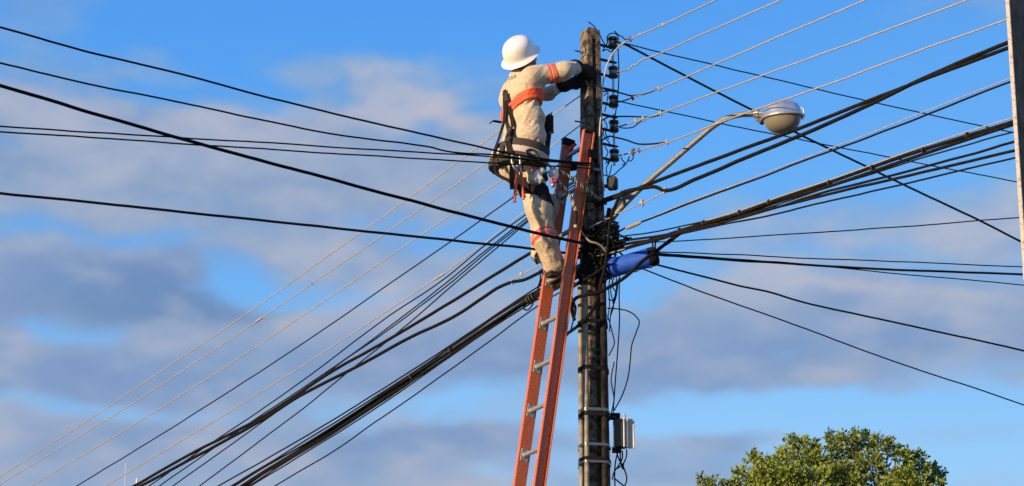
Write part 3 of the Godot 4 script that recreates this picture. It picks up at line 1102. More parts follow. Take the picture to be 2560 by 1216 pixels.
	var bo := on_side(1378, 180, 0.2)
	band_part("sleeve_stripe", arm_r, bo, arm_dir + SIDE * 0.1, 0.03, 0.005, mats.orange_band, jk)
	band_part("sleeve_stripe", arm_r, bo, arm_dir + SIDE * 0.1, 0.009, 0.0068, mats.silver_band, jk)
	var to := on_side(1309, 258, 0.06)
	var tn := UPV - Vector3(1, 0, 0) * 0.24 + Vector3(0, 0, -0.1)
	band_part("waist_stripe", torso, to, tn, 0.032, 0.006, mats.orange_band, jk)
	band_part("waist_stripe", torso, to, tn, 0.007, 0.0078, mats.red_band, jk)
	# printed word across the shoulders
	var font := SystemFont.new()
	font.font_names = PackedStringArray(["Droid Sans"])
	font.font_weight = 700
	var letter_px := [[1266.0, 199.5], [1273.5, 196.5], [1279.5, 194.0], [1287.0, 190.5]]
	var plain := torso.band(Vector3.ZERO, UPV, 0.0, 0.0)
	plain.folds = 0.0
	for k in 4:
		var tm := TextMesh.new()
		tm.font = font
		tm.text = "Glsa"[k]
		tm.font_size = 32
		tm.pixel_size = 0.0015
		tm.depth = 0.002
		var word := MeshInstance3D.new()
		word.name = numbered("printed_letter", jk)
		word.mesh = tm
		word.material_override = mats.print_teal
		jk.add_child(word)
		var dr := ray(letter_px[k][0], letter_px[k][1]).normalized()
		var hitp := EYE + dr * 15.5
		for it in 60:        # walk down the line of sight to the cloth
			var dd := jacket.f(hitp)
			if dd < 0.0005:
				break
			hitp += dr * maxf(dd * 0.6, 0.0008)
		var wn: Vector3 = (plain.snap(hitp, 0.0)[1] as Vector3 + Vector3(0, 0, 0.12)).normalized()
		var wx := (UPV.cross(wn)).normalized()
		wx = (wx + UPV * 0.3).normalized()
		wx = (wx - wn * wx.dot(wn)).normalized()
		word.transform = Transform3D(Basis(wx, wn.cross(wx), wn), hitp + wn * 0.007 - feet)

	# trousers
	var leg_r := Bones.new()
	leg_r.k = 0.05
	leg_r.noise = folds
	leg_r.grain_dir = Vector3(-0.35, 0.9, 0.2).normalized()
	leg_r.folds = 0.014
	leg_r.add(hip_r, kn_r, 0.092, 0.082)
	leg_r.add(kn_r, ca_r, 0.082, 0.078)
	leg_r.add(ca_r, an_r, 0.078, 0.072)
	var trousers := Bones.new()
	trousers.k = 0.06
	trousers.noise = folds
	trousers.grain_dir = leg_r.grain_dir
	trousers.folds = 0.014
	for j in leg_r.a.size():
		trousers.add(leg_r.a[j], leg_r.a[j] + leg_r.d[j], leg_r.ra[j], leg_r.ra[j] + leg_r.rb[j])
	trousers.add(hip_l, kn_l, 0.085, 0.078)
	trousers.add(kn_l, an_l, 0.078, 0.066)
	trousers.add(hip - SIDE * 0.07, hip + SIDE * 0.07, 0.118, 0.118)
	trousers.add(on_side(1291, 404, 0.0) - SIDE * 0.06, on_side(1291, 404, 0.0) + SIDE * 0.06, 0.092, 0.092)
	for q in [[1318, 516, 1368, 548, 0.012, 0.012], [1326, 562, 1376, 536, 0.011, 0.012], [1338, 616, 1398, 644, 0.014, 0.012], [1344, 644, 1402, 652, 0.014, 0.011], [1356, 668, 1404, 634, 0.013, 0.011], [1372, 524, 1352, 600, 0.009, 0.013], [1376, 610, 1360, 650, 0.013, 0.011], [1348, 630, 1380, 668, 0.012, 0.011], [1330, 505, 1350, 560, 0.009, 0.012], [1262, 420, 1300, 440, 0.012, 0.013]]:
		var c_a: Array = trousers.snap(on_side(q[0], q[1], 0.2), 0.0)
		var c_b: Array = trousers.snap(on_side(q[2], q[3], 0.2), 0.0)
		for bn_ in [trousers, leg_r]:
			bn_.crease(c_a[0], c_b[0], float(q[4]) * 1.3, q[5])
	var tr := body_part("trousers", trousers, mats.cloth, t, 0.0065)
	var lo := on_side(1360, 590, 0.12)
	var ln := UPV - Vector3(1, 0, 0) * 0.3 + Vector3(0, 0, -0.25)
	for q in [[0.028, 0.005, "red_band"], [0.0095, 0.007, "silver_band"]]:
		band_part("leg_stripe", leg_r, lo, ln, q[0], q[1], mats[q[2]], tr)

	# boots
	for e in [[sole_r, an_r, (FACE + UPV * 0.06).normalized(), 0.145], [ladder_point(-0.085, on_side(1382, 703, -0.12).y) + UPV * 0.02 + FACE * 0.02, an_l, (FACE * 0.62 - UPV * 0.72).normalized(), 0.18]]:
		var ball: Vector3 = e[0]
		var an: Vector3 = e[1]
		var dir: Vector3 = e[2]
		var heel: Vector3 = ball - dir * float(e[3]) + UPV * 0.025
		var toe: Vector3 = ball + dir.lerp(FACE, 0.6) * 0.09 + UPV * 0.028
		var b := Bones.new()
		b.k = 0.03
		b.add(an, heel + dir * 0.035 + UPV * 0.02, 0.055, 0.047)
		b.add(heel + dir * 0.03, ball + UPV * 0.028, 0.042, 0.044)
		b.add(ball + UPV * 0.028, toe, 0.044, 0.036)
		var bt := body_part("boot", b, mats.boot, t, 0.007)
		var sl := MB.new()
		var dn := dir.cross(SIDE).normalized()
		if dn.y < 0.0:
			dn = -dn
		sl.box((heel + toe) * 0.5 - dn * 0.036, dir * 0.14, SIDE * 0.044, dn * 0.011, 0.006)
		sl.box(heel + dir * 0.02 - dn * 0.052, dir * 0.035, SIDE * 0.04, dn * 0.01, 0.004)
		part("sole", sl, mats.sole, bt)

	# gauntlets
	for e in [[wr_r, fsu(-0.093, 0.085, wr_r.y + 0.0), 1.0], [wr_l, fsu(-0.11, -0.02, wr_l.y + 0.03), -1.0]]:
		var wr: Vector3 = e[0]
		var pm: Vector3 = e[1]
		var b := Bones.new()
		b.k = 0.014
		var back: Vector3 = (wr - pm).normalized()
		b.add(wr + back * 0.02, wr, 0.05, 0.05)
		b.add(wr, pm + back * 0.05, 0.05, 0.042)
		if e[2] > 0.0:
			hand(b, pm + back * 0.05, pm, FACE, UPV, -SIDE)
		else:
			hand(b, pm + back * 0.05, pm, (SIDE * 0.9 + FACE * 0.3).normalized(), UPV, FACE)
		body_part("glove", b, mats.leather, t, 0.006)

	# hard hat with a full brim
	var ax := (hu + SIDE * 0.1).normalized()
	var hx := (hf - ax * hf.dot(ax)).normalized()
	var ho := head + hu * 0.024 - hf * 0.008
	var hat := MB.new()
	hat.lathe(ho, ax, [[0.104, -0.004], [0.125, -0.011], [0.1395, -0.0205], [0.1425, -0.0195], [0.1425, -0.017], [0.131, -0.008], [0.119, 0.003], [0.1125, 0.012], [0.1115, 0.028], [0.1095, 0.05], [0.1045, 0.073], [0.096, 0.093], [0.082, 0.111], [0.062, 0.1245], [0.04, 0.133], [0.018, 0.1372], [0.0, 0.138]], 48, Vector2(1.12, 0.96), hx)
	var hat_n := part("hard_hat", hat, mats.white_shell, t)
	for s in [-0.35, 0.0, 0.35]:
		var rp := PackedVector3Array()
		var rr := PackedFloat32Array()
		var hy := ax.cross(hx)
		for k in 17:
			var a := lerpf(-1.15, 1.15, k / 16.0)
			rp.append(ho + ax * (0.1375 * cos(a) * cos(s)) + hx * (0.118 * sin(a)) + hy * (0.1 * sin(s) * cos(a * 0.7)))
			rr.append(0.0045 * cos(a * 1.2) + 0.0015)
		var rib := MB.new()
		rib.tube(rp, 0.006, 8, rr)
		part("rib", rib, mats.white_shell, hat_n)

	# harness
	var trunk := Bones.new()
	trunk.k = 0.09
	for src in [[c2, 0.085, 0.112], [c3, 0.08, 0.118], [hip, 0.075, 0.118], [on_side(1287, 410, 0.0), 0.07, 0.098]]:
		trunk.add(src[0] - SIDE * float(src[1]), src[0] + SIDE * float(src[1]), src[2], src[2])
	var hn := MB.new()
	hn.box(trunk.snap(on_side(1262, 327, 0.06), 0.016)[0], Vector3(0.02, -0.008, 0.012), Vector3(0.008, 0.03, 0), Vector3(-0.004, 0, 0.007), 0.003)
	var har := part("harness_buckle", hn, mats.dark_iron, t)
	var bn := UPV + Vector3(1, 0, 0) * 0.2
	band_part("waist_pad", trunk, on_side(1296, 384, 0.1), bn, 0.085, 0.036, mats.webbing, t, 0.008)
	band_part("belt_webbing", trunk, on_side(1296, 384, 0.1), bn, 0.024, 0.042, mats.pale_web, t, 0.007)
	band_part("lower_webbing", trunk, on_side(1296, 408, 0.1), bn, 0.022, 0.045, mats.webbing, t, 0.007)
	band_part("hip_pad", leg_r, on_side(1330, 424, 0.15), bn, 0.034, 0.024, mats.webbing, t, 0.007)
	band_part("leg_strap", leg_r, on_side(1318, 462, 0.12), UPV * 0.75 + Vector3(0.6, 0, 0.2), 0.022, 0.014, mats.black_web, t, 0.007)
	band_part("leg_strap", leg_r, on_side(1340, 480, 0.12), (kn_r - hip_r).normalized() + Vector3(-0.5, 0, 0), 0.055, 0.012, mats.black_web, t, 0.007)
	for path in [[[1256, 222, -0.02], [1255, 245, -0.02], [1254, 290, -0.03], [1250, 340, -0.03], [1247, 385, -0.02], [1243, 412, -0.02]],
			[[1256, 262, 0.0], [1262, 305, 0.06], [1271, 345, 0.12], [1278, 385, 0.16], [1282, 420, 0.17]]]:
		var rp := PackedVector3Array()
		var ro := PackedVector3Array()
		for q in path:
			var s: Array = (jacket if q[1] < 330 else trunk).snap(on_side(q[0], q[1], q[2]), 0.016 if q[1] < 330 else 0.047)
			rp.append(s[0])
			ro.append(s[1])
		var sm := MB.new()
		sm.ribbon(spline(rp, 6), spline(ro, 6), 0.021, 0.004)
		part("harness_strap", sm, mats.black_web, t)
	for q in [[1247, 243, 0.0, 0.03], [1250, 372, 0.1, 0.03], [1272, 350, 0.13, 0.02], [1238, 408, 0.02, 0.026]]:
		var s: Array = (jacket if q[1] < 330 else trunk).snap(on_side(q[0], q[1], q[2]), 0.022 if q[1] < 330 else 0.052)
		var o: Vector3 = s[1]
		var sx := UPV.cross(o).normalized()
		var bm := MB.new()
		bm.box(s[0], sx * 0.024, o.cross(sx).normalized() * float(q[3]), o * 0.007, 0.003)
		part("harness_buckle", bm, mats.dark_iron, t)
	var tail := MB.new()
	tail.ribbon(spline(PackedVector3Array([on_side(1280, 415, 0.2), on_side(1279, 445, 0.21), on_side(1281, 474, 0.2)]), 5), spline(PackedVector3Array([SIDE, SIDE, SIDE]), 5), 0.019, 0.004)
	part("strap_end", tail, mats.black_web, t)
	var flap := MB.new()
	flap.ribbon(spline(PackedVector3Array([on_side(1254, 307, 0.0), on_side(1243, 305, 0.0), on_side(1231, 304, 0.0), on_side(1226, 309, 0.0)]), 4), spline(PackedVector3Array([UPV, UPV, UPV, UPV]), 4), 0.016, 0.005)
	part("strap_end", flap, mats.black_web, t)
	var loop2 := MB.new()
	loop2.tube(spline(PackedVector3Array([on_side(1238, 415, 0.02), on_side(1240, 432, 0.04), on_side(1252, 442, 0.1), on_side(1272, 452, 0.17), on_side(1300, 476, 0.22), on_side(1312, 495, 0.22)]), 6), 0.012, 8)
	part("leg_webbing", loop2, mats.black_web, t)
	# ring on the hip
	var rs: Array = trunk.snap(on_side(1327, 388, 0.22), 0.045)
	var rp2 := PackedVector3Array()
	var rx := Vector3(0.93, -0.1, -0.35).normalized()
	for k in 25:
		var a := TAU * k / 24.0
		rp2.append(rs[0] + rx * (cos(a) * 0.043) + UPV * (sin(a) * 0.036))
	var rm := MB.new()
	rm.tube(rp2, 0.0085, 8, PackedFloat32Array(), false)
	part("side_ring", rm, mats.dark_iron, t)

	# chest holster on the far side of the jacket
	var hol := thing("tool_holster", "black tool holster on the front of the harness between the lineman and the pole", "holster", on_side(1371, 312, 0.02))
	var hm := MB.new()
	hm.box(on_side(1370, 312, 0.03), FACE * 0.022, SIDE * 0.05, UPV * 0.062, 0.008)
	part("pocket", hm, mats.leather, hol)
	var hh := MB.new()
	hh.tube(PackedVector3Array([on_side(1368, 290, 0.05), on_side(1379, 282, 0.05), on_side(1381, 300, 0.05)]), 0.006, 8)
	hh.tube(PackedVector3Array([on_side(1371, 334, 0.07), on_side(1383, 330, 0.07)]), 0.011, 8)
	part("tool_grip", hh, mats.rusty, hol)
	var web := MB.new()
	web.ribbon(spline(PackedVector3Array([on_side(1372, 335, 0.06), on_side(1368, 365, 0.1), on_side(1366, 398, 0.14)]), 4), spline(PackedVector3Array([SIDE, SIDE, SIDE]), 4), 0.02, 0.004)
	part("holster_strap", web, mats.black_web, hol)

	# cable cutters with red handles
	var pl := thing("pliers", "long steel pliers with orange red handles hanging from the lineman's belt", "pliers", on_side(1296, 505, 0.24))
	var jaw := MB.new()
	jaw.tube(spline(PackedVector3Array([on_side(1281, 388, 0.235), on_side(1280, 404, 0.24), on_side(1286, 420, 0.245), on_side(1294, 432, 0.245)]), 5), 0.009, 8)
	jaw.tube(spline(PackedVector3Array([on_side(1300, 392, 0.235), on_side(1301, 412, 0.24), on_side(1303, 432, 0.245)]), 5), 0.009, 8)
	jaw.lathe(on_side(1294, 416, 0.235), SIDE, [[0.016, 0.0], [0.016, 0.012], [0.012, 0.015], [0.0, 0.016]], 14)
	part("jaws", jaw, mats.steel, pl)
	for hnd in [[[1294, 430], [1291, 455], [1288, 480], [1286, 506]], [[1303, 430], [1305, 455], [1307, 478], [1309, 499]]]:
		var hp := PackedVector3Array()
		for q in hnd:
			hp.append(on_side(q[0], q[1], 0.245))
		var hmb := MB.new()
		hmb.tube(spline(hp, 5), 0.0105, 10)
		part("handle", hmb, mats.handle, pl)
	# pouch full of fittings
	var ps: Array = leg_r.snap(on_side(1336, 440, 0.22), 0.03)
	var po: Vector3 = ps[0]
	var pouch := thing("tool_pouch", "small canvas pouch stuffed with wrapped fittings and a red pack on the lineman's thigh", "pouch", po - UPV * 0.06)
	var px := Vector3(0.9, -0.15, -0.4).normalized()
	var pu := (UPV - px * UPV.dot(px)).normalized()
	var pn := px.cross(pu).normalized()
	var pb := Bones.new()
	pb.k = 0.03
	pb.add(po - pu * 0.03 - px * 0.02, po - pu * 0.03 + px * 0.02, 0.03, 0.03)
	pb.add(po + pu * 0.025 - px * 0.034, po + pu * 0.025 + px * 0.036, 0.026, 0.026)
	body_part("bag", pb, mats.canvas, pouch, 0.007)
	var fb := Bones.new()
	fb.k = 0.02
	var r2 := RandomNumberGenerator.new()
	r2.seed = 5
	for k in 16:
		var c := po + px * r2.randf_range(-0.012, 0.05) + pu * r2.randf_range(-0.05, 0.055) + pn * r2.randf_range(0.018, 0.03)
		fb.add(c, c + Vector3(r2.randf_range(-1, 1), r2.randf_range(-1, 1), r2.randf_range(-1, 1)) * 0.012, 0.012, 0.01)
	body_part("wrapped_fittings", fb, mats.foil, pouch, 0.005)
	var red := MB.new()
	red.box(po - px * 0.012 + pu * 0.036 + pn * 0.034, (px * 0.8 + pu * 0.5).normalized() * 0.014, (pu * 0.8 - px * 0.5).normalized() * 0.024, pn * 0.008, 0.002)
	part("red_pack", red, mats.red_paint, pouch)

	# rope grab, rope to the pole and its loose tail
	var go := on_side(1384, 434, 0.235)
	var grab := thing("rope_grab", "round grey rope grab with a red lever clipped to the lineman's belt", "rope grab", go - UPV * 0.08)
	var gx := Vector3(0.95, 0, -0.3).normalized()
	var gn := gx.cross(UPV).normalized()
	var gm := MB.new()
	gm.lathe(go - gn * 0.01, gn, [[0.0, -0.001], [0.036, 0.0], [0.0385, 0.003], [0.0385, 0.017], [0.036, 0.02], [0.0, 0.021]], 28, Vector2(0.95, 1.12), gx)
	var disc := part("disc", gm, mats.grey_disc, grab)
	var dot := MB.new()
	dot.lathe(go + gn * 0.011 + UPV * 0.012, gn, [[0.009, 0.0], [0.008, 0.0015], [0.0, 0.002]], 12)
	part("sticker", dot, mats.yellow, disc)
	for q in [[0.0, -0.006], [0.014, -0.012], [-0.014, -0.012]]:
		var rv := MB.new()
		rv.lathe(go + gn * 0.011 + gx * float(q[0]) + UPV * float(q[1]), gn, [[0.0045, 0.0], [0.0035, 0.002], [0.0, 0.003]], 8)
		part("rivet", rv, mats.steel, disc)
	var lev := MB.new()
	lev.tube(spline(PackedVector3Array([on_side(1378, 446, 0.24), on_side(1381, 458, 0.245), on_side(1382, 468, 0.245)]), 4), 0.012, 10)
	lev.tube(spline(PackedVector3Array([on_side(1393, 446, 0.24), on_side(1387, 458, 0.245), on_side(1383, 468, 0.245)]), 4), 0.009, 10)
	part("lever", lev, mats.red_paint, grab)
	var knob := MB.new()
	knob.lathe(on_side(1382, 463, 0.25), gn, [[0.0, -0.014], [0.012, -0.01], [0.014, 0.0], [0.012, 0.01], [0.0, 0.014]], 12)
	part("pivot", knob, mats.aluminium, grab)
	var clip := MB.new()
	clip.tube(spline(PackedVector3Array([on_side(1340, 400, 0.22), on_side(1358, 405, 0.235), on_side(1370, 410, 0.235), on_side(1381, 424, 0.235)]), 5), 0.009, 8)
	part("karabiner", clip, mats.steel, grab)

	rope("lanyard_rope", "twisted beige rope running from the grey rope grab across the ladder to the pole", [[1396, 428, 0.225], [1412, 436, 0.225], [1435, 450, 0.225], [1457, 466, 0.215], [1474, 480, 0.19], [1490, 494, 0.13], [1502, 500, 0.02], [1500, 500, -0.1], [1475, 495, -0.15]], 0.0072, 0)
	rope("lanyard_rope", "loose tail of twisted beige rope hanging in front of the ladder, its end whipped dark", [[1392, 450, 0.235], [1404, 463, 0.23], [1418, 480, 0.225], [1429, 498, 0.222], [1436, 515, 0.22], [1440, 535, 0.22], [1439, 563, 0.22]], 0.0066, 1)

func rope(called: String, label: String, path: Array, r: float, whip: int) -> void:
	var p := PackedVector3Array()
	for q in path:
		p.append(on_side(q[0], q[1], q[2]))
	var c := spline(p, 22)
	var t := thing(called, label, "rope", c[c.size() - 1], "ropes of the lineman's lanyard")
	var run := 0.0
	var keep := c.size()
	if whip:
		keep = c.size() - 30
	for s in 3:
		var sp := PackedVector3Array()
		run = 0.0
		for k in keep:
			if k > 0:
				run += c[k].distance_to(c[k - 1])
			var tt := (c[mini(k + 1, c.size() - 1)] - c[maxi(k - 1, 0)]).normalized()
			var x := tt.cross(Vector3(0.1, 0.2, 1)).normalized()
			var y := tt.cross(x)
			var a := TAU * (run / 0.055 + s / 3.0)
			sp.append(c[k] + (x * cos(a) + y * sin(a)) * r)
		var mb := MB.new()
		mb.tube(sp, r * 0.98, 7)
		part("strand", mb, mats.rope_dark if s == 2 else mats.rope, t)
	if whip:
		var wp := PackedVector3Array()
		for k in range(keep - 2, c.size()):
			wp.append(c[k])
		var wm := MB.new()
		var rr := PackedFloat32Array()
		for k in wp.size():
			rr.append(r * 1.9 + 0.0012 * sin(k * 1.9))
		wm.tube(wp, r * 1.9, 10, rr)
		part("whipping", wm, mats.leather, t)
		var em := MB.new()
		em.tube(PackedVector3Array([c[c.size() - 1], c[c.size() - 1] - UPV * 0.02]), r * 1.9, 10)
		part("rope_end", em, mats.rope, t)

# ------------------------------------------------------------------ insulator racks
func spool(o: Vector3, r: float, h: float, parent: Node) -> void:
	var mb := MB.new()
	var p := []
	for q in [[0.0, 1.0], [0.7, 1.0], [0.93, 0.92], [1.0, 0.75], [0.97, 0.5], [0.8, 0.36], [0.64, 0.24], [0.6, 0.0], [0.64, -0.24], [0.8, -0.36], [0.97, -0.5], [1.0, -0.75], [0.93, -0.92], [0.7, -1.0], [0.0, -1.0]]:
		p.append([r * float(q[0]), -h * 0.5 * float(q[1])])
	mb.lathe(o, UPV, p, 22)
	part("insulator", mb, mats.porcelain, parent)
	var tie := MB.new()
	var tp := PackedVector3Array()
	for k in 40:
		var a := TAU * k / 13.0
		tp.append(o + Vector3(cos(a) * r * 0.74, (k / 40.0 - 0.5) * h * 0.28, sin(a) * r * 0.74))
	tie.tube(tp, 0.0042, 6)
	part("tie_wire", tie, mats.bare_wire if rng.randf() < 0.5 else mats.dark_iron, parent)

func make_racks() -> void:
	var specs := [
		["insulator rack on the pole head with three black spool insulators carrying the top wires", [[1532, 107], [1530, 181], [1530, 254]], [120, 156, 193, 227, 264], 96.0, 272.0],
		["insulator rack below the pole head with two black spool insulators above the lamp bracket", [[1535, 316], [1536, 389]], [293, 329, 366, 402], 286.0, 414.0],
		["low insulator rack with a single black spool level with the lineman's shin", [[1537, 577]], [557, 599], 552.0, 606.0]]
	for s in specs:
		var zz := -0.1
		var ref := at(s[1][0][0], s[1][0][1], zz)
		var t := thing("insulator_rack", s[0], "insulator rack", Vector3(ref.x, at(s[1][0][0], s[4], zz).y, zz), "insulator racks on the pole")
		var top := at(s[1][0][0], s[3], zz).y
		var bot := at(s[1][0][0], s[4], zz).y
		var rod := MB.new()
		rod.tube(PackedVector3Array([Vector3(ref.x, bot, zz), Vector3(ref.x, top, zz)]), 0.0085, 10)
		part("rod", rod, mats.steel, t)
		var mid := (top + bot) * 0.5
		var off := 0.0555 * pole_scale(mid) + 0.006
		var bs := MB.new()
		bs.box(fsu(off, 0, mid), FACE * 0.004, SIDE * 0.02, UPV * ((top - bot) * 0.5 + 0.03), 0.001)
		part("back_strap", bs, mats.dark_iron, t)
		for py in s[2]:
			var h := at(s[1][0][0], py, zz).y
			var a := fsu(off, 0.0, h)
			var b := Vector3(ref.x, h, zz)
			var d := (b - a).normalized()
			b += d * 0.028
			var ar := MB.new()
			ar.box((a + b) * 0.5, d * (a.distance_to(b) * 0.5), UPV.cross(d).normalized() * 0.017, UPV * 0.0038, 0.001)
			part("arm", ar, mats.dark_iron, t)
		for q in s[1]:
			spool(Vector3(ref.x, at(q[0], q[1], zz).y, zz), 0.037, 0.086, t)

# ------------------------------------------------------------------ street lamp
func make_lamp() -> void:
	var root := at(1526, 552, 0.02)
	var t := thing("street_lamp", "silver street lamp on a bent galvanised arm reaching out from the pole", "street lamp", root)
	var p := PackedVector3Array()
	for q in [[1524, 556, 0.06], [1545, 530, 0.09], [1600, 473, 0.16], [1680, 404, 0.26], [1745, 348, 0.35], [1785, 315, 0.41], [1815, 297, 0.45], [1845, 288, 0.49], [1893, 286, 0.55]]:
		p.append(at(q[0], q[1], q[2]))
	var arm := MB.new()
	arm.tube(spline(p, 8), 0.0195, 16)
	part("arm", arm, mats.galvanised, t)
	var pb := MB.new()
	var bo := at(1548, 518, 0.085)
	var bd := (p[2] - p[0]).normalized()
	pb.box(bo, bd * 0.12, SIDE.cross(bd).normalized() * 0.032, SIDE * 0.006, 0.002)
	part("bracket_plate", pb, mats.galvanised, t)
	var st := MB.new()
	for py in [497.0, 556.0]:
		var h := at(1500, py, 0.1).y
		var s := pole_scale(h)
		st.box(fsu(0.0, 0.0525 * s + 0.009, h), FACE * (0.0555 * s + 0.012), UPV * 0.022, SIDE * 0.006, 0.002)
	part("pole_clamp", st, mats.dark_iron, t)
	# head
	var o := at(1956, 294, 0.62)
	var ax := Vector3(-0.03, 1, 0.06).normalized()
	var dir := (o - p[8])
	dir = (dir - ax * dir.dot(ax)).normalized()
	var sq := Vector2(1.0, 0.82)
	var hs := MB.new()
	hs.lathe(o, ax, [[0.1455, 0.0], [0.1455, 0.012], [0.139, 0.018], [0.135, 0.03], [0.129, 0.058], [0.118, 0.08], [0.1, 0.096], [0.076, 0.106], [0.045, 0.111], [0.0, 0.113]], 40, sq, dir)
	part("housing", hs, mats.lamp_shell, t)
	var rim := MB.new()
	rim.lathe(o, ax, [[0.135, -0.012], [0.148, -0.011], [0.1505, -0.004], [0.1505, 0.002], [0.148, 0.006], [0.14, 0.007]], 40, sq, dir)
	part("rim", rim, mats.aluminium, t)
	var bw := MB.new()
	bw.lathe(o, ax, [[0.0, -0.112], [0.035, -0.11], [0.066, -0.102], [0.093, -0.087], [0.113, -0.066], [0.126, -0.04], [0.133, -0.012]], 40, sq, dir)
	part("glass_bowl", bw, mats.lamp_glass, t)
	var nk := MB.new()
	var e := p[8]
	var into := o - dir * 0.1 + ax * 0.035
	nk.tube(PackedVector3Array([e - (into - e).normalized() * 0.02, e, into]), 0.026, 14)
	part("socket_neck", nk, mats.aluminium, t)
	var rg := MB.new()
	rg.tube(PackedVector3Array([e - dir * 0.006, e + dir * 0.016]), 0.034, 14)
	rg.box(e - UPV * 0.035, dir * 0.01, UPV * 0.016, SIDE * 0.01, 0.002)
	part("clamp_ring", rg, mats.aluminium, t)
	var hg := MB.new()
	hg.box(o - dir * 0.15 - ax * 0.008, dir * 0.016, ax * 0.014, dir.cross(ax) * 0.02, 0.003)
	hg.tube(PackedVector3Array([o - dir * 0.155 - ax * 0.014 - dir.cross(ax) * 0.03, o - dir * 0.155 - ax * 0.014 + dir.cross(ax) * 0.03]), 0.009, 8)
	part("hinge", hg, mats.rusty, t)
	var lt := MB.new()
	lt.tube(spline(PackedVector3Array([o + dir * 0.137 + ax * 0.05, o + dir * 0.152 + ax * 0.04, o + dir * 0.158 + ax * 0.005, o + dir * 0.156 - ax * 0.03, o + dir * 0.146 - ax * 0.034]), 4), 0.0045, 6)
	part("latch", lt, mats.steel, t)

# ------------------------------------------------------------------ wires
func wire(called: String, label: String, m: Material, r: float, zf: Callable, pts: Array, e0 := 0.0, e1 := 0.0, group := "", sides := 7, fittings := []) -> Node3D:
	var p := PackedVector3Array()
	for q in pts:
		p.append(at(q[0], q[1], zf.call(float(q[0])) if q.size() < 3 else q[2]))
	if e0 > 0.0:
		p.insert(0, p[0] + (p[0] - p[1]).normalized() * e0)
	if e1 > 0.0:
		var n := p.size()
		p.append(p[n - 1] + (p[n - 1] - p[n - 2]).normalized() * e1)
	var c := spline(p, 10)
	for k in range(1, c.size() - 1):
		c[k] += Vector3(0, wob.get_noise_2d(c[k].x * 1.7 + r * 900.0, c[k].z * 1.7 + p[0].y * 31.0), 0) * 0.0045
	var mb := MB.new()
	mb.tube(c, r, sides)
	var cat := "wire" if called.contains("wire") else "cable"
	if fittings.is_empty():
		return single(called, mb, m, label, cat, p[0], group)
	var t := thing(called, label, cat, p[0], group)
	part("strand", mb, m, t)
	for fq in fittings:
		var z: float = zf.call(float(fq[0]))
		var o := at(fq[0], fq[1], z)
		var best := c[0]
		var dirv := Vector3.RIGHT
		for k in range(1, c.size()):
			if c[k].distance_to(o) < best.distance_to(o):
				best = c[k]
				dirv = (c[k] - c[k - 1]).normalized()
		o = best.lerp(o, 0.25)
		var f := MB.new()
		if fq[2] == "sleeve":
			var rr := PackedFloat32Array()
			var sp := PackedVector3Array()
			for k in 13:
				var u := k / 12.0 - 0.5
				sp.append(o + dirv * (u * float(fq[3])))
				rr.append((r * 2.1) * (1.0 - pow(absf(u) * 2.0, 6.0) * 0.55) + 0.0009 * sin(k * 2.6))
			f.tube(sp, r, 9, rr)
			part("splice_sleeve", f, mats.bare_wire, t)
		else:
			var nx := dirv.cross(UPV).normalized()
			var ny := nx.cross(dirv).normalized()
			var k2: float = fq[3] * 0.6
			f.box(o + ny * 0.006, dirv * 0.016 * k2, ny * 0.013 * k2, nx * 0.011 * k2, 0.003)
			f.box(o - ny * 0.012 * k2 + dirv * 0.006, dirv * 0.007 * k2, ny * 0.013 * k2, nx * 0.008 * k2, 0.002)
			f.tube(PackedVector3Array([o - ny * 0.01 + dirv * 0.004, o + ny * 0.03 * k2 - dirv * 0.002]), 0.0045 * k2, 6)
			f.tube(PackedVector3Array([o + dirv * 0.01, o + dirv * 0.035 * k2 - ny * 0.012 * k2]), 0.0035, 6)
			part("connector", f, mats.rusty if fq[2] == "rust" else mats.bare_wire, t)
	return t

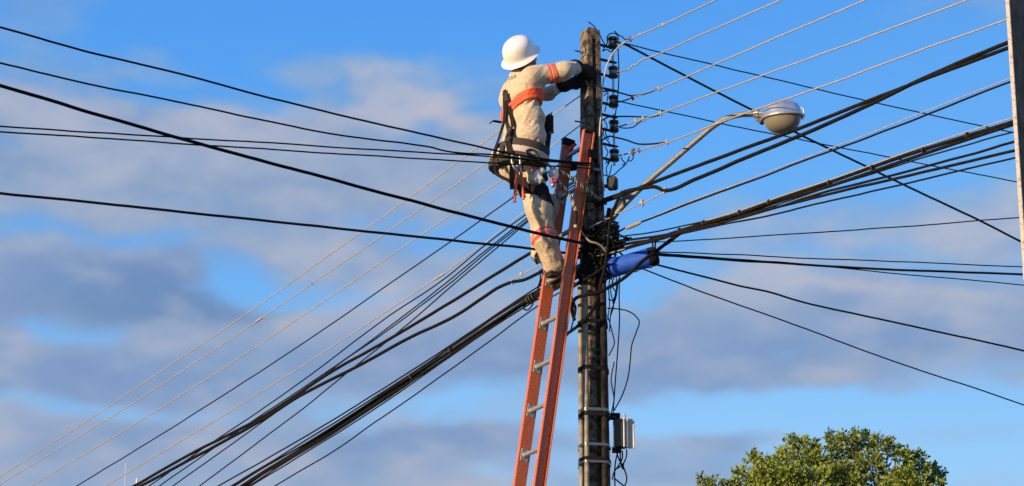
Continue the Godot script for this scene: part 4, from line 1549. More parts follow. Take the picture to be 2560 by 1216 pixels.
func make_wires() -> void:
	var bk: Material = mats.black_cable
	var gy: Material = mats.grey_cable
	var al: Material = mats.bare_wire
	var zl := z_left
	var zr := z_right
	var zf := z_front
	var zd := z_drop
	var gl := "wires crossing to the picture's left edge"
	wire("drop_wire", "topmost black wire sloping from the upper left edge to the lineman's belt", bk, 0.0068, zf, [[0, 68], [201, 125], [430, 180], [660, 241], [790, 273], [946, 310], [1153, 357], [1234, 375], [1330, 394], [1476, 409]], 6, 0, gl)
	wire("drop_wire", "second black wire from the top at the left edge, kinked shortly before the lineman", bk, 0.006, zf, [[0, 158], [201, 206], [430, 252], [660, 301], [854, 339], [980, 355], [1060, 366], [1078, 369], [1100, 375], [1226, 387], [1340, 400], [1474, 414]], 6, 0, gl)
	wire("drop_wire", "upper of the two nearly level thin black wires crossing the left sky", bk, 0.0052, zf, [[0, 316], [201, 329], [430, 343], [660, 357], [956, 376], [1230, 392], [1360, 403], [1473, 407]], 6, 0, gl)
	wire("drop_wire", "lower of the two nearly level thin black wires crossing the left sky", bk, 0.0052, zf, [[0, 330], [201, 342], [430, 358], [660, 373], [896, 388], [1222, 407], [1308, 412], [1475, 421]], 6, 0, gl)
	wire("service_cable", "thick black cable sloping steeply from the left edge to the ladder below the lineman's knee", bk, 0.0112, zf, [[0, 214], [201, 274], [436, 342], [660, 404], [820, 446], [982, 490], [1136, 531], [1300, 572], [1395, 595], [1456, 608]], 6, 0, gl)
	wire("service_cable", "lowest black cable at the left edge, running nearly level to the lineman's shin", bk, 0.0092, func(px: float) -> float: return 0.02 + 0.0012 * (1478.0 - px), [[0, 483], [320, 516], [660, 552], [860, 573], [1046, 593], [1180, 607], [1300, 619], [1344, 624], [1450, 636]], 6, 0, gl)

	# away to the left
	var gs := "street line running away to the lower left"
	wire("bare_wire", "uppermost pale bare wire descending to the lower left corner", al, 0.0043, zl, [[0, 1192], [330, 978], [660, 754], [840, 626], [1012, 503], [1234, 338], [1350, 250], [1470, 180]], 9, 0, gs)
	wire("bare_wire", "second pale bare wire to the lower left, with a dark splice halfway down", al, 0.0043, zl, [[0, 1211], [330, 1010], [646, 801], [794, 700], [1010, 552], [1213, 410], [1377, 292], [1470, 226]], 9, 0, gs, 7, [[648, 799, "sleeve", 0.09], [776, 713, "rust", 0.7]])
	wire("bare_wire", "third pale bare wire to the lower left, ending under the ladder's head", al, 0.0043, zl, [[77, 1216], [400, 1022], [660, 854], [889, 700], [1080, 570], [1260, 447], [1402, 350], [1470, 300]], 9, 0, gs, 7, [[468, 977, "rust", 0.5], [637, 868, "rust", 0.5]])
	wire("line_wire", "thin dark wire descending left just below the three pale bare wires", gy, 0.005, zl, [[192, 1216], [420, 1076], [660, 923], [830, 810], [988, 700], [1180, 567], [1282, 494], [1390, 416], [1470, 362]], 9, 0, gs)
	wire("line_wire", "dark wire turning pale below a long taped splice left of the lineman's shin", al, 0.0043, zl, [[263, 1216], [460, 1098], [660, 976], [870, 842], [1082, 703], [1115, 681], [1200, 618], [1313, 530], [1392, 472], [1470, 420]], 9, 0, gs, 7, [[1099, 691, "sleeve", 0.12]])
	wire("line_wire", "upper black wire of the close group just right of the taped splice", bk, 0.0052, zl, [[372, 1216], [543, 1098], [640, 1034], [800, 920], [963, 797], [1115, 695], [1200, 624], [1310, 540], [1392, 481], [1470, 430]], 9, 0, gs)
	wire("line_wire", "middle black wire of the close group right of the taped splice", bk, 0.0052, zl, [[398, 1216], [640, 1048], [829, 922], [980, 812], [1125, 700], [1215, 626], [1317, 546], [1392, 486], [1470, 436]], 9, 0, gs)
	wire("line_wire", "black wire that crosses under both thick cables low on the left", bk, 0.0052, zl, [[432, 1216], [640, 1067], [748, 988], [830, 924], [985, 815], [1130, 705], [1230, 620], [1318, 551], [1392, 491], [1470, 444]], 9, 0, gs)
	wire("line_wire", "lowest black wire of the close group, parting from the thick cables low down", bk, 0.0052, zl, [[498, 1216], [640, 1110], [760, 1020], [861, 938], [985, 840], [1125, 719], [1242, 620], [1319, 556], [1392, 497], [1470, 452]], 9, 0, gs)
	wire("trunk_cable", "thick black cable from the lineman's shin to the lower left, upper of the pair", bk, 0.0118, zl, [[334, 1216], [480, 1134], [660, 1040], [829, 930], [963, 854], [1125, 757], [1240, 685], [1340, 624], [1450, 560]], 9, 0, gs, 9)
	wire("trunk_cable", "thick black cable sagging left from a clamp under the lineman's boots, lower of the pair", bk, 0.0125, zl, [[350, 1216], [500, 1136], [660, 1047], [748, 991], [899, 913], [1028, 843], [1130, 795], [1206, 746], [1245, 720], [1279, 706], [1310, 700], [1345, 684], [1400, 660], [1460, 640]], 9, 0, gs, 9, [[1279, 706, "dark", 1.3]])
	wire("bare_wire", "short pale stay wire with a clamp on it below the lineman's boots", al, 0.004, zl, [[1281, 700], [1303, 688], [1345, 666], [1455, 622]], 0, 0, "", 6, [[1303, 684, "bare", 1.2]])
	wire("trunk_wire", "thin black wire along the top of the heavy bundle running to the lower left", bk, 0.006, zl, [[545, 1216], [640, 1163], [800, 1070], [974, 962], [1120, 868], [1250, 781], [1340, 721], [1460, 655]], 9, 0, gs)
	wire("trunk_wire", "second thin black wire from the top of the heavy lower left bundle", bk, 0.006, zl, [[577, 1216], [640, 1178], [800, 1080], [980, 966], [1130, 868], [1250, 786], [1345, 728], [1460, 662]], 9, 0, gs)
	# heavy bundle: several cables lashed to each other
	var bundle := thing("cable_bundle", "heavy bundle of lashed brown and black cables running from the pole to the lower left", "cable bundle", at(1340, 742, zl.call(1340.0)), gs)
	var offs := [[0, 0, 0.0115, "grey_cable"], [3, 7, 0.0098, "black_cable"], [-3, -6, 0.0075, "black_cable"], [6, 2, 0.0085, "black_cable"]]
	for k in 4:
		var p := PackedVector3Array()
		var i := 0
		for q in [[420, 1318], [600, 1216], [640, 1190], [775, 1110], [904, 1026], [1028, 943], [1125, 878], [1230, 806], [1333, 741], [1400, 705], [1470, 672]]:
			var tw := sin(i * 1.1 + k * 1.6) * 2.2
			p.append(at(q[0] + offs[k][0] * 0.7, q[1] + offs[k][1] + tw, zl.call(float(q[0])) + 0.012 * cos(i * 0.9 + k * 1.7)))
			i += 1
		p.insert(0, p[0] + (p[0] - p[1]).normalized() * 7.0)
		var mb := MB.new()
		mb.tube(spline(p, 12), offs[k][2], 9)
		part("cable", mb, mats[offs[k][3]], bundle)
	for q in [[1335, 741], [1328, 746], [1322, 750], [1128, 876], [1030, 942]]:
		var o := at(q[0], q[1] + 1, zl.call(float(q[0])))
		var d := (at(q[0] + 20, q[1] - 13, zl.call(float(q[0] + 20))) - o).normalized()
		var mb := MB.new()
		mb.tube(PackedVector3Array([o - d * 0.006, o + d * 0.006]), 0.033 if q[0] > 1300 else 0.03, 12)
		part("lashing", mb, mats.dark_iron, bundle)
	wire("trunk_wire", "thin black wire hugging the underside of the heavy lower left bundle", bk, 0.0055, zl, [[612, 1222], [690, 1172], [830, 1086], [960, 1002], [1090, 912], [1200, 838], [1340, 752], [1455, 690]], 9, 0, gs)
	wire("trunk_wire", "second thin black wire under the heavy bundle, splaying out at the bottom edge", bk, 0.0055, zl, [[640, 1208], [780, 1122], [930, 1028], [1110, 903], [1230, 820], [1345, 748], [1455, 684]], 9, 0, gs)
	wire("trunk_wire", "lone sagging black wire lowest of all at the lower left, apart from the bundle", bk, 0.0052, zl, [[686, 1216], [775, 1164], [860, 1112], [942, 1053], [1020, 1000], [1104, 940], [1230, 850], [1340, 768], [1455, 700]], 9, 0, gs)

	# forward to the right: five bare line wires from the insulators
	var zi := func(px: float) -> float: return z_right(px) - 0.27 * clampf(1.0 - (px - 1540.0) / 280.0, 0.0, 1.2)
	var gb := "pale bare wires fanning out from the insulators to the upper right"
	wire("bare_wire", "topmost pale bare wire leaving the pole head towards the upper edge", al, 0.0056, zi, [[1545, 112], [1560, 106], [1600, 87], [1657, 62], [1720, 33], [1790, 0], [1860, -34]], 0, 6, gb, 8, [[1574, 100, "rust", 1.3], [1600, 87, "bare", 0.8], [1657, 63, "bare", 1.1]])
	wire("bare_wire", "second pale bare wire from the pole head, with a zigzag kink near its insulator", al, 0.0056, zi, [[1532, 184, -0.08], [1543, 181], [1560, 176], [1575, 172], [1583, 162], [1592, 162], [1599, 155], [1640, 138], [1720, 102], [1840, 49], [1951, 0], [2030, -36]], 0, 6, gb, 8)
	wire("bare_wire", "third pale bare wire from the pole head, clamped to a short black jumper", al, 0.0056, zi, [[1533, 258, -0.08], [1545, 256], [1591, 241], [1647, 222], [1760, 173], [1880, 121], [2020, 61], [2163, 0], [2260, -42]], 0, 6, gb, 8, [[1580, 245, "rust", 1.4], [1610, 235, "rust", 0.7], [1648, 222, "bare", 1.3]])
	wire("bare_wire", "fourth pale bare wire from the pole head, ending at the insulator above the lamp arm", al, 0.0056, zi, [[1537, 320, -0.08], [1548, 317], [1590, 304], [1650, 284], [1760, 243], [1900, 191], [2060, 133], [2240, 67], [2418, 0], [2520, -39]], 0, 6, gb, 8, [[1588, 305, "bare", 1.3], [1608, 298, "bare", 1.4], [1655, 283, "bare", 1.4]])
	wire("bare_wire", "lowest of the five fanning bare wires, passing in front of the street lamp", al, 0.0056, zi, [[1538, 392, -0.08], [1550, 389], [1597, 376], [1667, 356], [1797, 308], [1920, 264], [2060, 215], [2290, 130], [2513, 50], [2600, 18]], 0, 6, gb, 8, [[1580, 378, "rust", 1.6], [1598, 378, "rust", 1.1], [1668, 356, "bare", 1.3]])
	# jumpers at the insulators
	wire("jumper_wire", "black jumper beside the third insulator, joining the third bare wire", bk, 0.0058, zi, [[1508, 229, 0.02], [1530, 228, -0.02], [1555, 234], [1575, 239], [1600, 237], [1625, 230], [1648, 221]], 0, 0)
	wire("jumper_wire", "nearly level black jumper above the fourth insulator", bk, 0.0055, zi, [[1506, 301, 0.03], [1520, 293, 0.0], [1545, 291], [1590, 292], [1630, 292], [1652, 287]], 0, 0)
	wire("jumper_wire", "sagging black jumper between the fourth and fifth insulators", bk, 0.0062, zi, [[1504, 352, 0.05], [1518, 343, 0.02], [1540, 344], [1565, 350], [1595, 360], [1620, 361], [1645, 359], [1666, 356]], 0, 0)
	wire("jumper_wire", "thin black jumper hanging in a hook below the fourth insulator's wire", bk, 0.0045, zi, [[1550, 319], [1568, 320], [1585, 317], [1600, 306], [1612, 299]], 0, 0)
	wire("jumper_wire", "long thin black wire curling down from the fifth insulator", bk, 0.0042, zi, [[1580, 385], [1584, 393], [1578, 402], [1571, 400], [1574, 392], [1565, 410], [1548, 425], [1535, 437], [1520, 440], [1508, 436]], 0, 0)
	wire("jumper_wire", "thin black wire rising straight between the two racks", bk, 0.0045, func(_p: float) -> float: return -0.02, [[1545, 118], [1547, 160], [1547, 204], [1543, 255], [1538, 290], [1531, 330]], 0, 0)
	wire("loose_wire", "black wire sticking out above the pole top and bending down to the rack", bk, 0.0042, func(_p: float) -> float: return 0.0, [[1471, 54], [1484, 64], [1496, 80], [1505, 98], [1512, 112], [1507, 128]], 0, 0)
	wire("loose_wire", "black wire looping over the topmost insulator", bk, 0.0045, func(_p: float) -> float: return -0.07, [[1508, 118], [1518, 108], [1519, 90], [1528, 83], [1540, 84], [1546, 96], [1542, 108]], 0, 0)
	wire("loose_wire", "frayed black wire end pointing up beside the topmost insulator", bk, 0.0045, func(_p: float) -> float: return -0.05, [[1536, 77], [1546, 87], [1556, 92], [1566, 100], [1572, 96]], 0, 0)
	wire("grounding_wire", "pale twisted wire running down the pole's shaded edge from the topmost wire", mats.pale_web, 0.0058, func(_p: float) -> float: return 0.1, [[1562, 106, 0.02], [1545, 119, 0.04], [1531, 136, 0.07], [1518, 162], [1510, 195], [1506, 225], [1504, 270], [1500, 320], [1499, 360], [1501, 400], [1506, 440], [1511, 478]], 0, 0, "", 8)
	for q in [[1508, 128, 1516, 124, 1528, 130, 1534, 122], [1510, 240, 1518, 232, 1516, 262, 1512, 280], [1511, 300, 1518, 318, 1514, 334, 1522, 348], [1513, 318, 1508, 334, 1520, 352, 1528, 366], [1512, 366, 1520, 380, 1514, 398, 1524, 410], [1514, 410, 1525, 402, 1516, 422, 1518, 440], [1530, 412, 1526, 430, 1522, 444, 1519, 460], [1552, 392, 1556, 400, 1562, 408, 1556, 414]]:
		wire("tie_end_wire", "short black wire end curling among the insulator racks", bk, 0.0042, func(_p: float) -> float: return -0.03, [[q[0], q[1]], [q[2], q[3]], [q[4], q[5]], [q[6], q[7]]], 0, 0, "short wire ends among the insulator racks", 6)
	# cables to the right
	var gr := "cables leaving the pole towards the right edge"
	wire("drop_wire", "thin black wire from the pole head gently falling to the right edge", bk, 0.0048, zd, [[1538, 106, -0.07], [1561, 109], [1640, 128], [1784, 162], [1920, 194], [2060, 227], [2283, 278], [2528, 331]], 0, 7, gr)
	wire("drop_wire", "twisted black cable from the pole head passing behind the street lamp", bk, 0.0085, zd, [[1536, 104, -0.07], [1560, 110], [1585, 122], [1622, 141], [1708, 187], [1797, 233], [1882, 276], [1986, 329], [2060, 366], [2172, 419], [2258, 461], [2352, 506], [2445, 549], [2547, 601]], 0, 7, gr)
	wire("drop_wire", "thin black wire from the third insulator passing below the lamp head", bk, 0.0046, zd, [[1536, 250, -0.07], [1561, 256], [1650, 275], [1790, 306], [1938, 336], [2038, 357], [2237, 396], [2324, 413], [2537, 454]], 0, 7, gr)
	wire("trunk_cable", "black cable that starts at the lamp arm and crosses under the lamp head", gy, 0.0125, zr, [[1498, 508, 0.1], [1535, 496, 0.12], [1580, 478], [1617, 463], [1784, 400], [1930, 347], [2080, 289], [2168, 254], [2257, 219], [2380, 172], [2517, 122], [2600, 92]], 0, 6, gr, 9)
	wire("trunk_cable", "thick black cable held by a clamp right of the lamp bracket", gy, 0.0135, zr, [[1510, 500, 0.09], [1550, 486, 0.11], [1563, 479], [1585, 474], [1610, 470], [1638, 468], [1661, 477], [1740, 448], [1852, 400], [1960, 356], [2080, 305], [2178, 260], [2349, 178], [2517, 108], [2600, 76]], 0, 6, gr, 9, [[1661, 477, "dark", 1.5]])
	wire("bare_wire", "thin pale messenger wire with a clamp on it below the lamp arm", al, 0.0044, zr, [[1473, 569, 0.16], [1525, 545, 0.16], [1555, 531], [1604, 509], [1660, 482]], 0, 0, gr, 7, [[1606, 505, "bare", 1.7]])
	wire("line_wire", "dark wire leaving the low insulator through a long taped sleeve", bk, 0.0068, zr, [[1546, 581, -0.05], [1552, 577, 0.0], [1584, 564], [1616, 551], [1748, 500], [1880, 452], [2020, 399], [2170, 344], [2322, 285], [2522, 207], [2600, 178]], 0, 6, gr, 8, [[1584, 564, "sleeve", 0.19]])
	wire("bare_wire", "thin twisted grey wire just above the dark wire from the taped sleeve", al, 0.0035, zr, [[1616, 549], [1748, 496], [1880, 447], [2020, 393], [2170, 336], [2322, 275], [2522, 198], [2600, 168]], 0, 6, gr, 6)
	var rb := thing("cable_bundle", "heavy bundle of lashed brown cables running from the pole to the right edge", "cable bundle", at(1590, 614, zr.call(1590.0)), gr)
	var ro := [[0, 0, 0.0125, "grey_cable"], [1, 7, 0.0115, "grey_cable"], [-2, -6, 0.0042, "bare_wire"]]
	for k in 3:
		var p := PackedVector3Array()
		var i := 0
		for q in [[1455, 655, 0.14], [1480, 647, 0.15], [1535, 631, 0.15], [1589, 614], [1660, 592], [1733, 567], [1842, 535], [1960, 494], [2080, 455], [2262, 391], [2400, 345], [2528, 305], [2600, 282]]:
			var fan := clampf((q[0] - 1560.0) / 400.0, 0.15, 1.3)
			p.append(at(q[0], q[1] + ro[k][1] * fan + sin(i * 1.3 + k * 2.0) * 1.6, (zr.call(float(q[0])) if q.size() < 3 else q[2]) + 0.01 * cos(i * 1.1 + k * 2.0)))
			i += 1
		p.append(p[p.size() - 1] + (p[p.size() - 1] - p[p.size() - 2]).normalized() * 6.0)
		var mb := MB.new()
		mb.tube(spline(p, 12), ro[k][2], 9)
		part("cable", mb, mats[ro[k][3]], rb)
	for q in [[1700, 577], [1760, 558], [1850, 532], [1924, 506], [2075, 457], [2183, 419], [2310, 376], [2420, 338]]:
		var o := at(q[0], q[1] + 1, zr.call(float(q[0])))
		var d := (at(q[0] + 20, q[1] - 6, zr.call(float(q[0] + 20))) - o).normalized()
		var mb := MB.new()
		mb.tube(PackedVector3Array([o - d * 0.004, o + d * 0.004]), 0.023, 10)
		part("lashing", mb, mats.dark_iron, rb)
	wire("line_wire", "thin dark wire parting below the brown bundle near the right edge, uppermost of the four", gy, 0.0052, zr, [[1512, 602, 0.1], [1552, 593, 0.1], [1620, 583], [1744, 558], [1850, 540], [1960, 506], [2080, 466], [2190, 432], [2314, 393], [2420, 362], [2530, 331], [2600, 311]], 0, 6, gr)
	wire("line_wire", "double black wire second below the brown bundle at the right edge", bk, 0.0082, zr, [[1512, 612, 0.1], [1560, 603, 0.1], [1640, 592], [1733, 574], [1850, 545], [1940, 520], [2020, 493], [2200, 447], [2369, 402], [2450, 380], [2530, 357], [2600, 338]], 0, 6, gr)
	wire("line_wire", "brown black wire third below the brown bundle at the right edge", gy, 0.0095, zr, [[1510, 626, 0.1], [1563, 612, 0.1], [1650, 596], [1740, 575], [1914, 526], [2020, 499], [2120, 474], [2234, 448], [2400, 409], [2531, 378], [2600, 362]], 0, 6, gr)
	wire("line_wire", "lowest black wire of the fan below the brown bundle", bk, 0.0062, zr, [[1610, 606, 0.15], [1733, 578], [1824, 558], [1930, 538], [2020, 516], [2080, 502], [2170, 481], [2258, 461], [2400, 426], [2533, 396], [2600, 381]], 0, 6, gr)
	wire("drop_wire", "single thin wire rising very gently to the right edge, above the level pair", bk, 0.0044, func(px: float) -> float: return 0.1 + 0.0008 * (px - 1600.0), [[1552, 609, 0.1], [1600, 607], [1690, 604], [1860, 593], [2080, 579], [2300, 564], [2544, 544], [2650, 536]], 0, 6, gr)
	wire("drop_wire", "upper thin wire of the nearly level group leaving the blue closure", bk, 0.0046, zd, [[1636, 630, 0.1], [1700, 632], [1860, 638], [1995, 645], [2260, 655], [2551, 667]], 0, 7, gr)
	wire("service_cable", "thickest cable of the nearly level group leaving the blue closure", gy, 0.0088, zd, [[1636, 634, 0.1], [1720, 641], [1860, 651], [1975, 659], [2090, 667], [2300, 677], [2551, 686]], 0, 7, gr, 8)
	wire("drop_wire", "thin wire that dips away below the thick level cable", bk, 0.0044, zd, [[1640, 638, 0.1], [1720, 645], [1975, 661], [2085, 668], [2251, 686], [2400, 698], [2560, 714]], 0, 7, gr)
	wire("service_cable", "long black cable falling from the blue closure, upper of two sagging wires", bk, 0.0072, zd, [[1630, 659, 0.1], [1700, 677], [1853, 716], [1928, 732], [1979, 748], [2153, 788], [2330, 827], [2450, 852], [2560, 877]], 0, 7, gr)
	wire("drop_wire", "thin black wire falling most steeply from the blue closure to the right edge", bk, 0.0052, zd, [[1606, 672, 0.12], [1700, 709], [1821, 754], [1930, 792], [2014, 822], [2172, 882], [2270, 916], [2370, 949], [2470, 982], [2560, 1013]], 0, 7, gr)

# ------------------------------------------------------------------ closure, boxes and loose cables on the pole
func make_pole_fittings() -> void:
	# blue splice closure
	var a := at(1520, 674, 0.1)
	var b := at(1622, 645, 0.14)
	var d := (b - a).normalized()
	var t := thing("splice_closure", "bright blue cable splice closure with a black end cap hanging beside the pole", "splice closure", (a + b) * 0.5 - UPV * 0.07)
	var L := a.distance_to(b)
	var sl := MB.new()
	sl.lathe(a, d, [[0.0, -0.006], [0.03, -0.005], [0.055, 0.0], [0.064, 0.008], [0.067, 0.02], [0.0665, L * 0.3], [0.068, L * 0.6], [0.0665, L * 0.85], [0.069, L * 0.9], [0.069, L], [0.063, L + 0.002]], 36)
	part("sleeve", sl, mats.blue_sleeve, t)
	var cp := MB.new()
	cp.lathe(a, d, [[0.063, L - 0.005], [0.068, L + 0.003], [0.07, L + 0.025], [0.066, L + 0.05], [0.056, L + 0.065], [0.03, L + 0.07], [0.0, L + 0.072]], 24)
	part("end_cap", cp, mats.tape, t)
	var clips := MB.new()
	var nd := d.cross(Vector3(0, 0, 1)).normalized()
	if nd.y > 0.0:
		nd = -nd
	for u in [0.62, 0.98]:
		clips.box(a + d * (L * u) + nd * 0.068 + Vector3(0, 0, 0.01), d * 0.012, nd * 0.008, Vector3(0, 0, 0.012), 0.002)
	part("clip", clips, mats.plastic_dark, t)
	var hang := MB.new()
	hang.tube(spline(PackedVector3Array([at(1629, 632, 0.14), at(1632, 618, 0.16), at(1634, 598, 0.19), at(1638, 597, 0.2), at(1638, 616, 0.17), at(1640, 630, 0.15)]), 4), 0.006, 6)
	part("hanger", hang, mats.dark_iron, t)
	# thick cables that cross in front of it
	var zc := func(_p: float) -> float: return 0.26
	wire("feeder_cable", "thick black cable crossing in front of the blue closure down to the pole", mats.black_cable, 0.0125, zc, [[1733, 567, 0.5], [1700, 584, 0.4], [1678, 599, 0.34], [1640, 629], [1608, 652], [1575, 684], [1549, 704], [1517, 722], [1490, 734], [1462, 738], [1440, 746, 0.2], [1430, 768, 0.1], [1436, 800, 0.0]], 0, 0, "", 9)
	wire("feeder_cable", "black cable from the brown bundle into the closure's end cap", mats.black_cable, 0.0115, zc, [[1720, 572, 0.45], [1690, 592, 0.36], [1672, 606, 0.3], [1650, 620, 0.24], [1634, 634, 0.2], [1626, 644, 0.15]], 0, 0, "", 9)
	wire("feeder_cable", "black cable running down across the pole from the lamp bracket to the ladder", mats.black_cable, 0.0115, zc, [[1556, 480, 0.12], [1545, 500, 0.17], [1536, 522, 0.2], [1527, 550, 0.22], [1521, 600, 0.22], [1514, 660, 0.22], [1501, 715, 0.24], [1487, 765, 0.25], [1468, 795, 0.24], [1445, 816, 0.18], [1419, 835, 0.06], [1405, 850, -0.05]], 0, 0, "", 9)
	wire("feeder_cable", "black cable slanting across the pole below the blue closure's near end", mats.black_cable, 0.011, zc, [[1520, 664, 0.17], [1490, 684, 0.21], [1462, 700, 0.21], [1440, 712, 0.16], [1424, 722, 0.0]], 0, 0, "", 8)
	wire("feeder_cable", "pale brown cable curling over the pole beside the ladder rail", mats.conduit, 0.008, zc, [[1455, 582, 0.2], [1464, 594, 0.2], [1477, 605, 0.2], [1492, 609, 0.2], [1505, 617, 0.19], [1515, 630, 0.17], [1519, 650, 0.13]], 0, 0, "", 8)
	# dark ballast box over the lamp bracket
	var bx := thing("ballast_box", "small dark grey box with rounded corners fixed to the pole above the lamp bracket", "box", at(1530, 476, 0.06))
	var bm := MB.new()
	bm.box(at(1531, 459, 0.06), Vector3(0.036, 0, 0.008), UPV * 0.046, Vector3(-0.008, 0, 0.034), 0.012)
	part("case", bm, mats.box_grey, bx)
	var fm := MB.new()
	fm.box(at(1516, 466, 0.05), Vector3(0.03, 0, 0), UPV * 0.012, Vector3(0, 0, 0.01), 0.002)
	part("bracket", fm, mats.dark_iron, bx)
	var sb := MB.new()
	sb.box(fsu(0.0, 0.0525 * pole_scale(at(1490, 423, 0.08).y) + 0.012, at(1490, 423, 0.08).y), FACE * 0.032, UPV * 0.011, SIDE * 0.009, 0.002)
	single("bracket_bar", sb, mats.galvanised, "short bright steel bar across the pole face beside the ladder", "bracket", at(1490, 423, 0.08))
	# terminal box near the bottom
	var tb := thing("terminal_box", "beige plastic terminal box with its lid ajar, held off the pole near the bottom edge", "junction box", at(1560, 1124, 0.0))
	var q := Vector3(0.94, 0, 0.34)
	var qn := Vector3(-0.34, 0, 0.94)
	var body := MB.new()
	body.box(at(1549, 1086, 0.02), q * 0.034, UPV * 0.098, qn * 0.045, 0.006)
	part("body", body, mats.plastic_dark, tb)
	var door := MB.new()
	door.box(at(1570, 1085, 0.03), q * 0.006, UPV * 0.1, qn * 0.03, 0.003)
	door.box(at(1563, 1085, 0.045), q * 0.005, UPV * 0.098, qn * 0.03, 0.002)
	part("lid", door, mats.plastic_grey, tb)
	var dr2 := MB.new()
	dr2.box(at(1579, 1085, 0.02), q * 0.021, UPV * 0.104, qn * 0.005, 0.002)
	part("lid_face", dr2, mats.plastic_grey, tb)
	var lg := MB.new()
	lg.box(at(1560, 1043, 0.06), q * 0.012, UPV * 0.018, qn * 0.01, 0.003)
	lg.box(at(1569, 1051, 0.06), q * 0.006, UPV * 0.01, qn * 0.01, 0.002)
	part("lug", lg, mats.plastic_grey, tb)
	for bs in [[1538, 1042, 0.034, 0.021], [1542, 1126, 0.032, 0.018]]:
		var bk := MB.new()
		bk.box(at(bs[0], bs[1], 0.02), Vector3(bs[2], 0, 0), UPV * float(bs[3]), Vector3(0, 0, 0.022), 0.003)
		part("bracket", bk, mats.tape, tb)
	# hanging cables
	var zh := func(_p: float) -> float: return 0.05
	wire("loose_wire", "thin black wire hanging straight from the blue closure down to the terminal box", mats.black_cable, 0.0046, zh, [[1549, 685], [1548, 740], [1549, 800], [1545, 870], [1538, 960], [1533, 1035]], 0, 0)
	wire("loose_wire", "black wire bowing far out to the right between the closure and the terminal box", mats.black_cable, 0.0046, zh, [[1518, 771], [1545, 773], [1568, 777], [1588, 789], [1598, 803], [1591, 830], [1580, 862], [1576, 900], [1570, 945], [1556, 988], [1535, 1028]], 0, 0)
	var tangle := "short black cable ends tangled round the pole by the blue closure"
	var tl := "short black cable end in the tangle round the pole by the blue closure"
	for p in [[[1533, 700], [1527, 726], [1534, 765], [1526, 792]], [[1541, 692], [1540, 728], [1530, 752], [1520, 748]], [[1519, 788], [1530, 828], [1536, 858], [1522, 890]], [[1536, 905], [1528, 950], [1535, 1000], [1528, 1034]], [[1526, 690], [1522, 720], [1524, 760], [1519, 800]], [[1546, 698], [1540, 745], [1528, 780], [1524, 830]], [[1538, 688], [1530, 712], [1540, 735], [1532, 760]]]:
		wire("loose_wire", "thin black wire end dangling below the blue closure beside the pole", mats.black_cable, 0.0045, zh, p, 0, 0, "wire ends dangling below the blue closure", 6)
	for p in [[[1546, 1128], [1540, 1150], [1537, 1180], [1538, 1225]], [[1541, 1130], [1548, 1150], [1560, 1172], [1567, 1200], [1560, 1222]], [[1556, 1128], [1556, 1146], [1546, 1166], [1535, 1182], [1531, 1200]], [[1567, 1124], [1566, 1142], [1558, 1160], [1544, 1172]], [[1551, 1132], [1552, 1156], [1558, 1174], [1559, 1160]], [[1536, 1196], [1548, 1206], [1558, 1214], [1566, 1225]]]:
		wire("loose_wire", "thin black wire looping below the terminal box", mats.black_cable, 0.0055, zh, p, 0, 0, "wires looping below the terminal box", 6)
	for p in [[[1430, 690, 0.08], [1428, 730, 0.06], [1437, 775, 0.08], [1428, 825, 0.02]], [[1436, 705, 0.1], [1430, 745, 0.08], [1440, 770, 0.1], [1436, 800, 0.1]], [[1334, 744, -0.4], [1331, 762, -0.42], [1318, 775, -0.44], [1308, 770, -0.45], [1316, 760, -0.44], [1330, 755, -0.42]], [[1353, 672, -0.3], [1357, 690, -0.28], [1352, 708, -0.3], [1344, 725, -0.34], [1336, 745, -0.38]], [[1349, 676, -0.3], [1351, 700, -0.28], [1345, 718, -0.3]]]:
		wire("loose_wire", "thin black wire looping behind the ladder rails below the lineman's boots", mats.black_cable, 0.0055, zh, p, 0, 0, "wires looping behind the ladder rails", 6)
	for k in 48:
		var c := Vector2(rng.randf_range(1456, 1556), rng.randf_range(575, 700))
		if c.x > 1530 and c.y > 640:
			c.x -= 40.0
		var s := rng.randf_range(12, 34)
		var ang := rng.randf_range(-0.9, 0.6)
		var dir := Vector2(cos(ang), sin(ang))
		var nrm := Vector2(-dir.y, dir.x)
		var z0 := 0.13 + rng.randf_range(-0.03, 0.06) if c.x < 1516 else rng.randf_range(-0.06, 0.06)
		var p := []
		for u in [-1.0, -0.45, 0.1, 0.6, 1.0]:
			var w: Vector2 = c + dir * (s * u) + nrm * (rng.randf_range(-0.45, 0.45) * s)
			p.append([w.x, w.y, z0 + rng.randf_range(-0.015, 0.02)])
		wire("cable_end", tl, mats.black_cable, rng.randf_range(0.0042, 0.0105), zh, p, 0, 0, tangle, 7)
	for q2 in [[1519, 606, 0.06, 0.05], [1535, 618, 0.02, 0.05], [1500, 600, 0.1, 0.045], [1475, 640, 0.12, 0.05], [1492, 672, 0.12, 0.05], [1548, 610, 0.0, 0.035]]:
		var cl := MB.new()
		var co := at(q2[0], q2[1], q2[2])
		var cd := Vector3(0.93, 0.3, 0.2).normalized()
		cl.lathe(co, cd, [[0.0, -0.05], [0.02, -0.048], [0.027, -0.03], [0.029, 0.0], [0.026, 0.03], [0.018, 0.046], [0.0, 0.05]], 14)
		single("connector_block", cl, mats.leather, "black rubber connector block in the cable tangle round the pole", "connector", co, "connector blocks in the cable tangle")

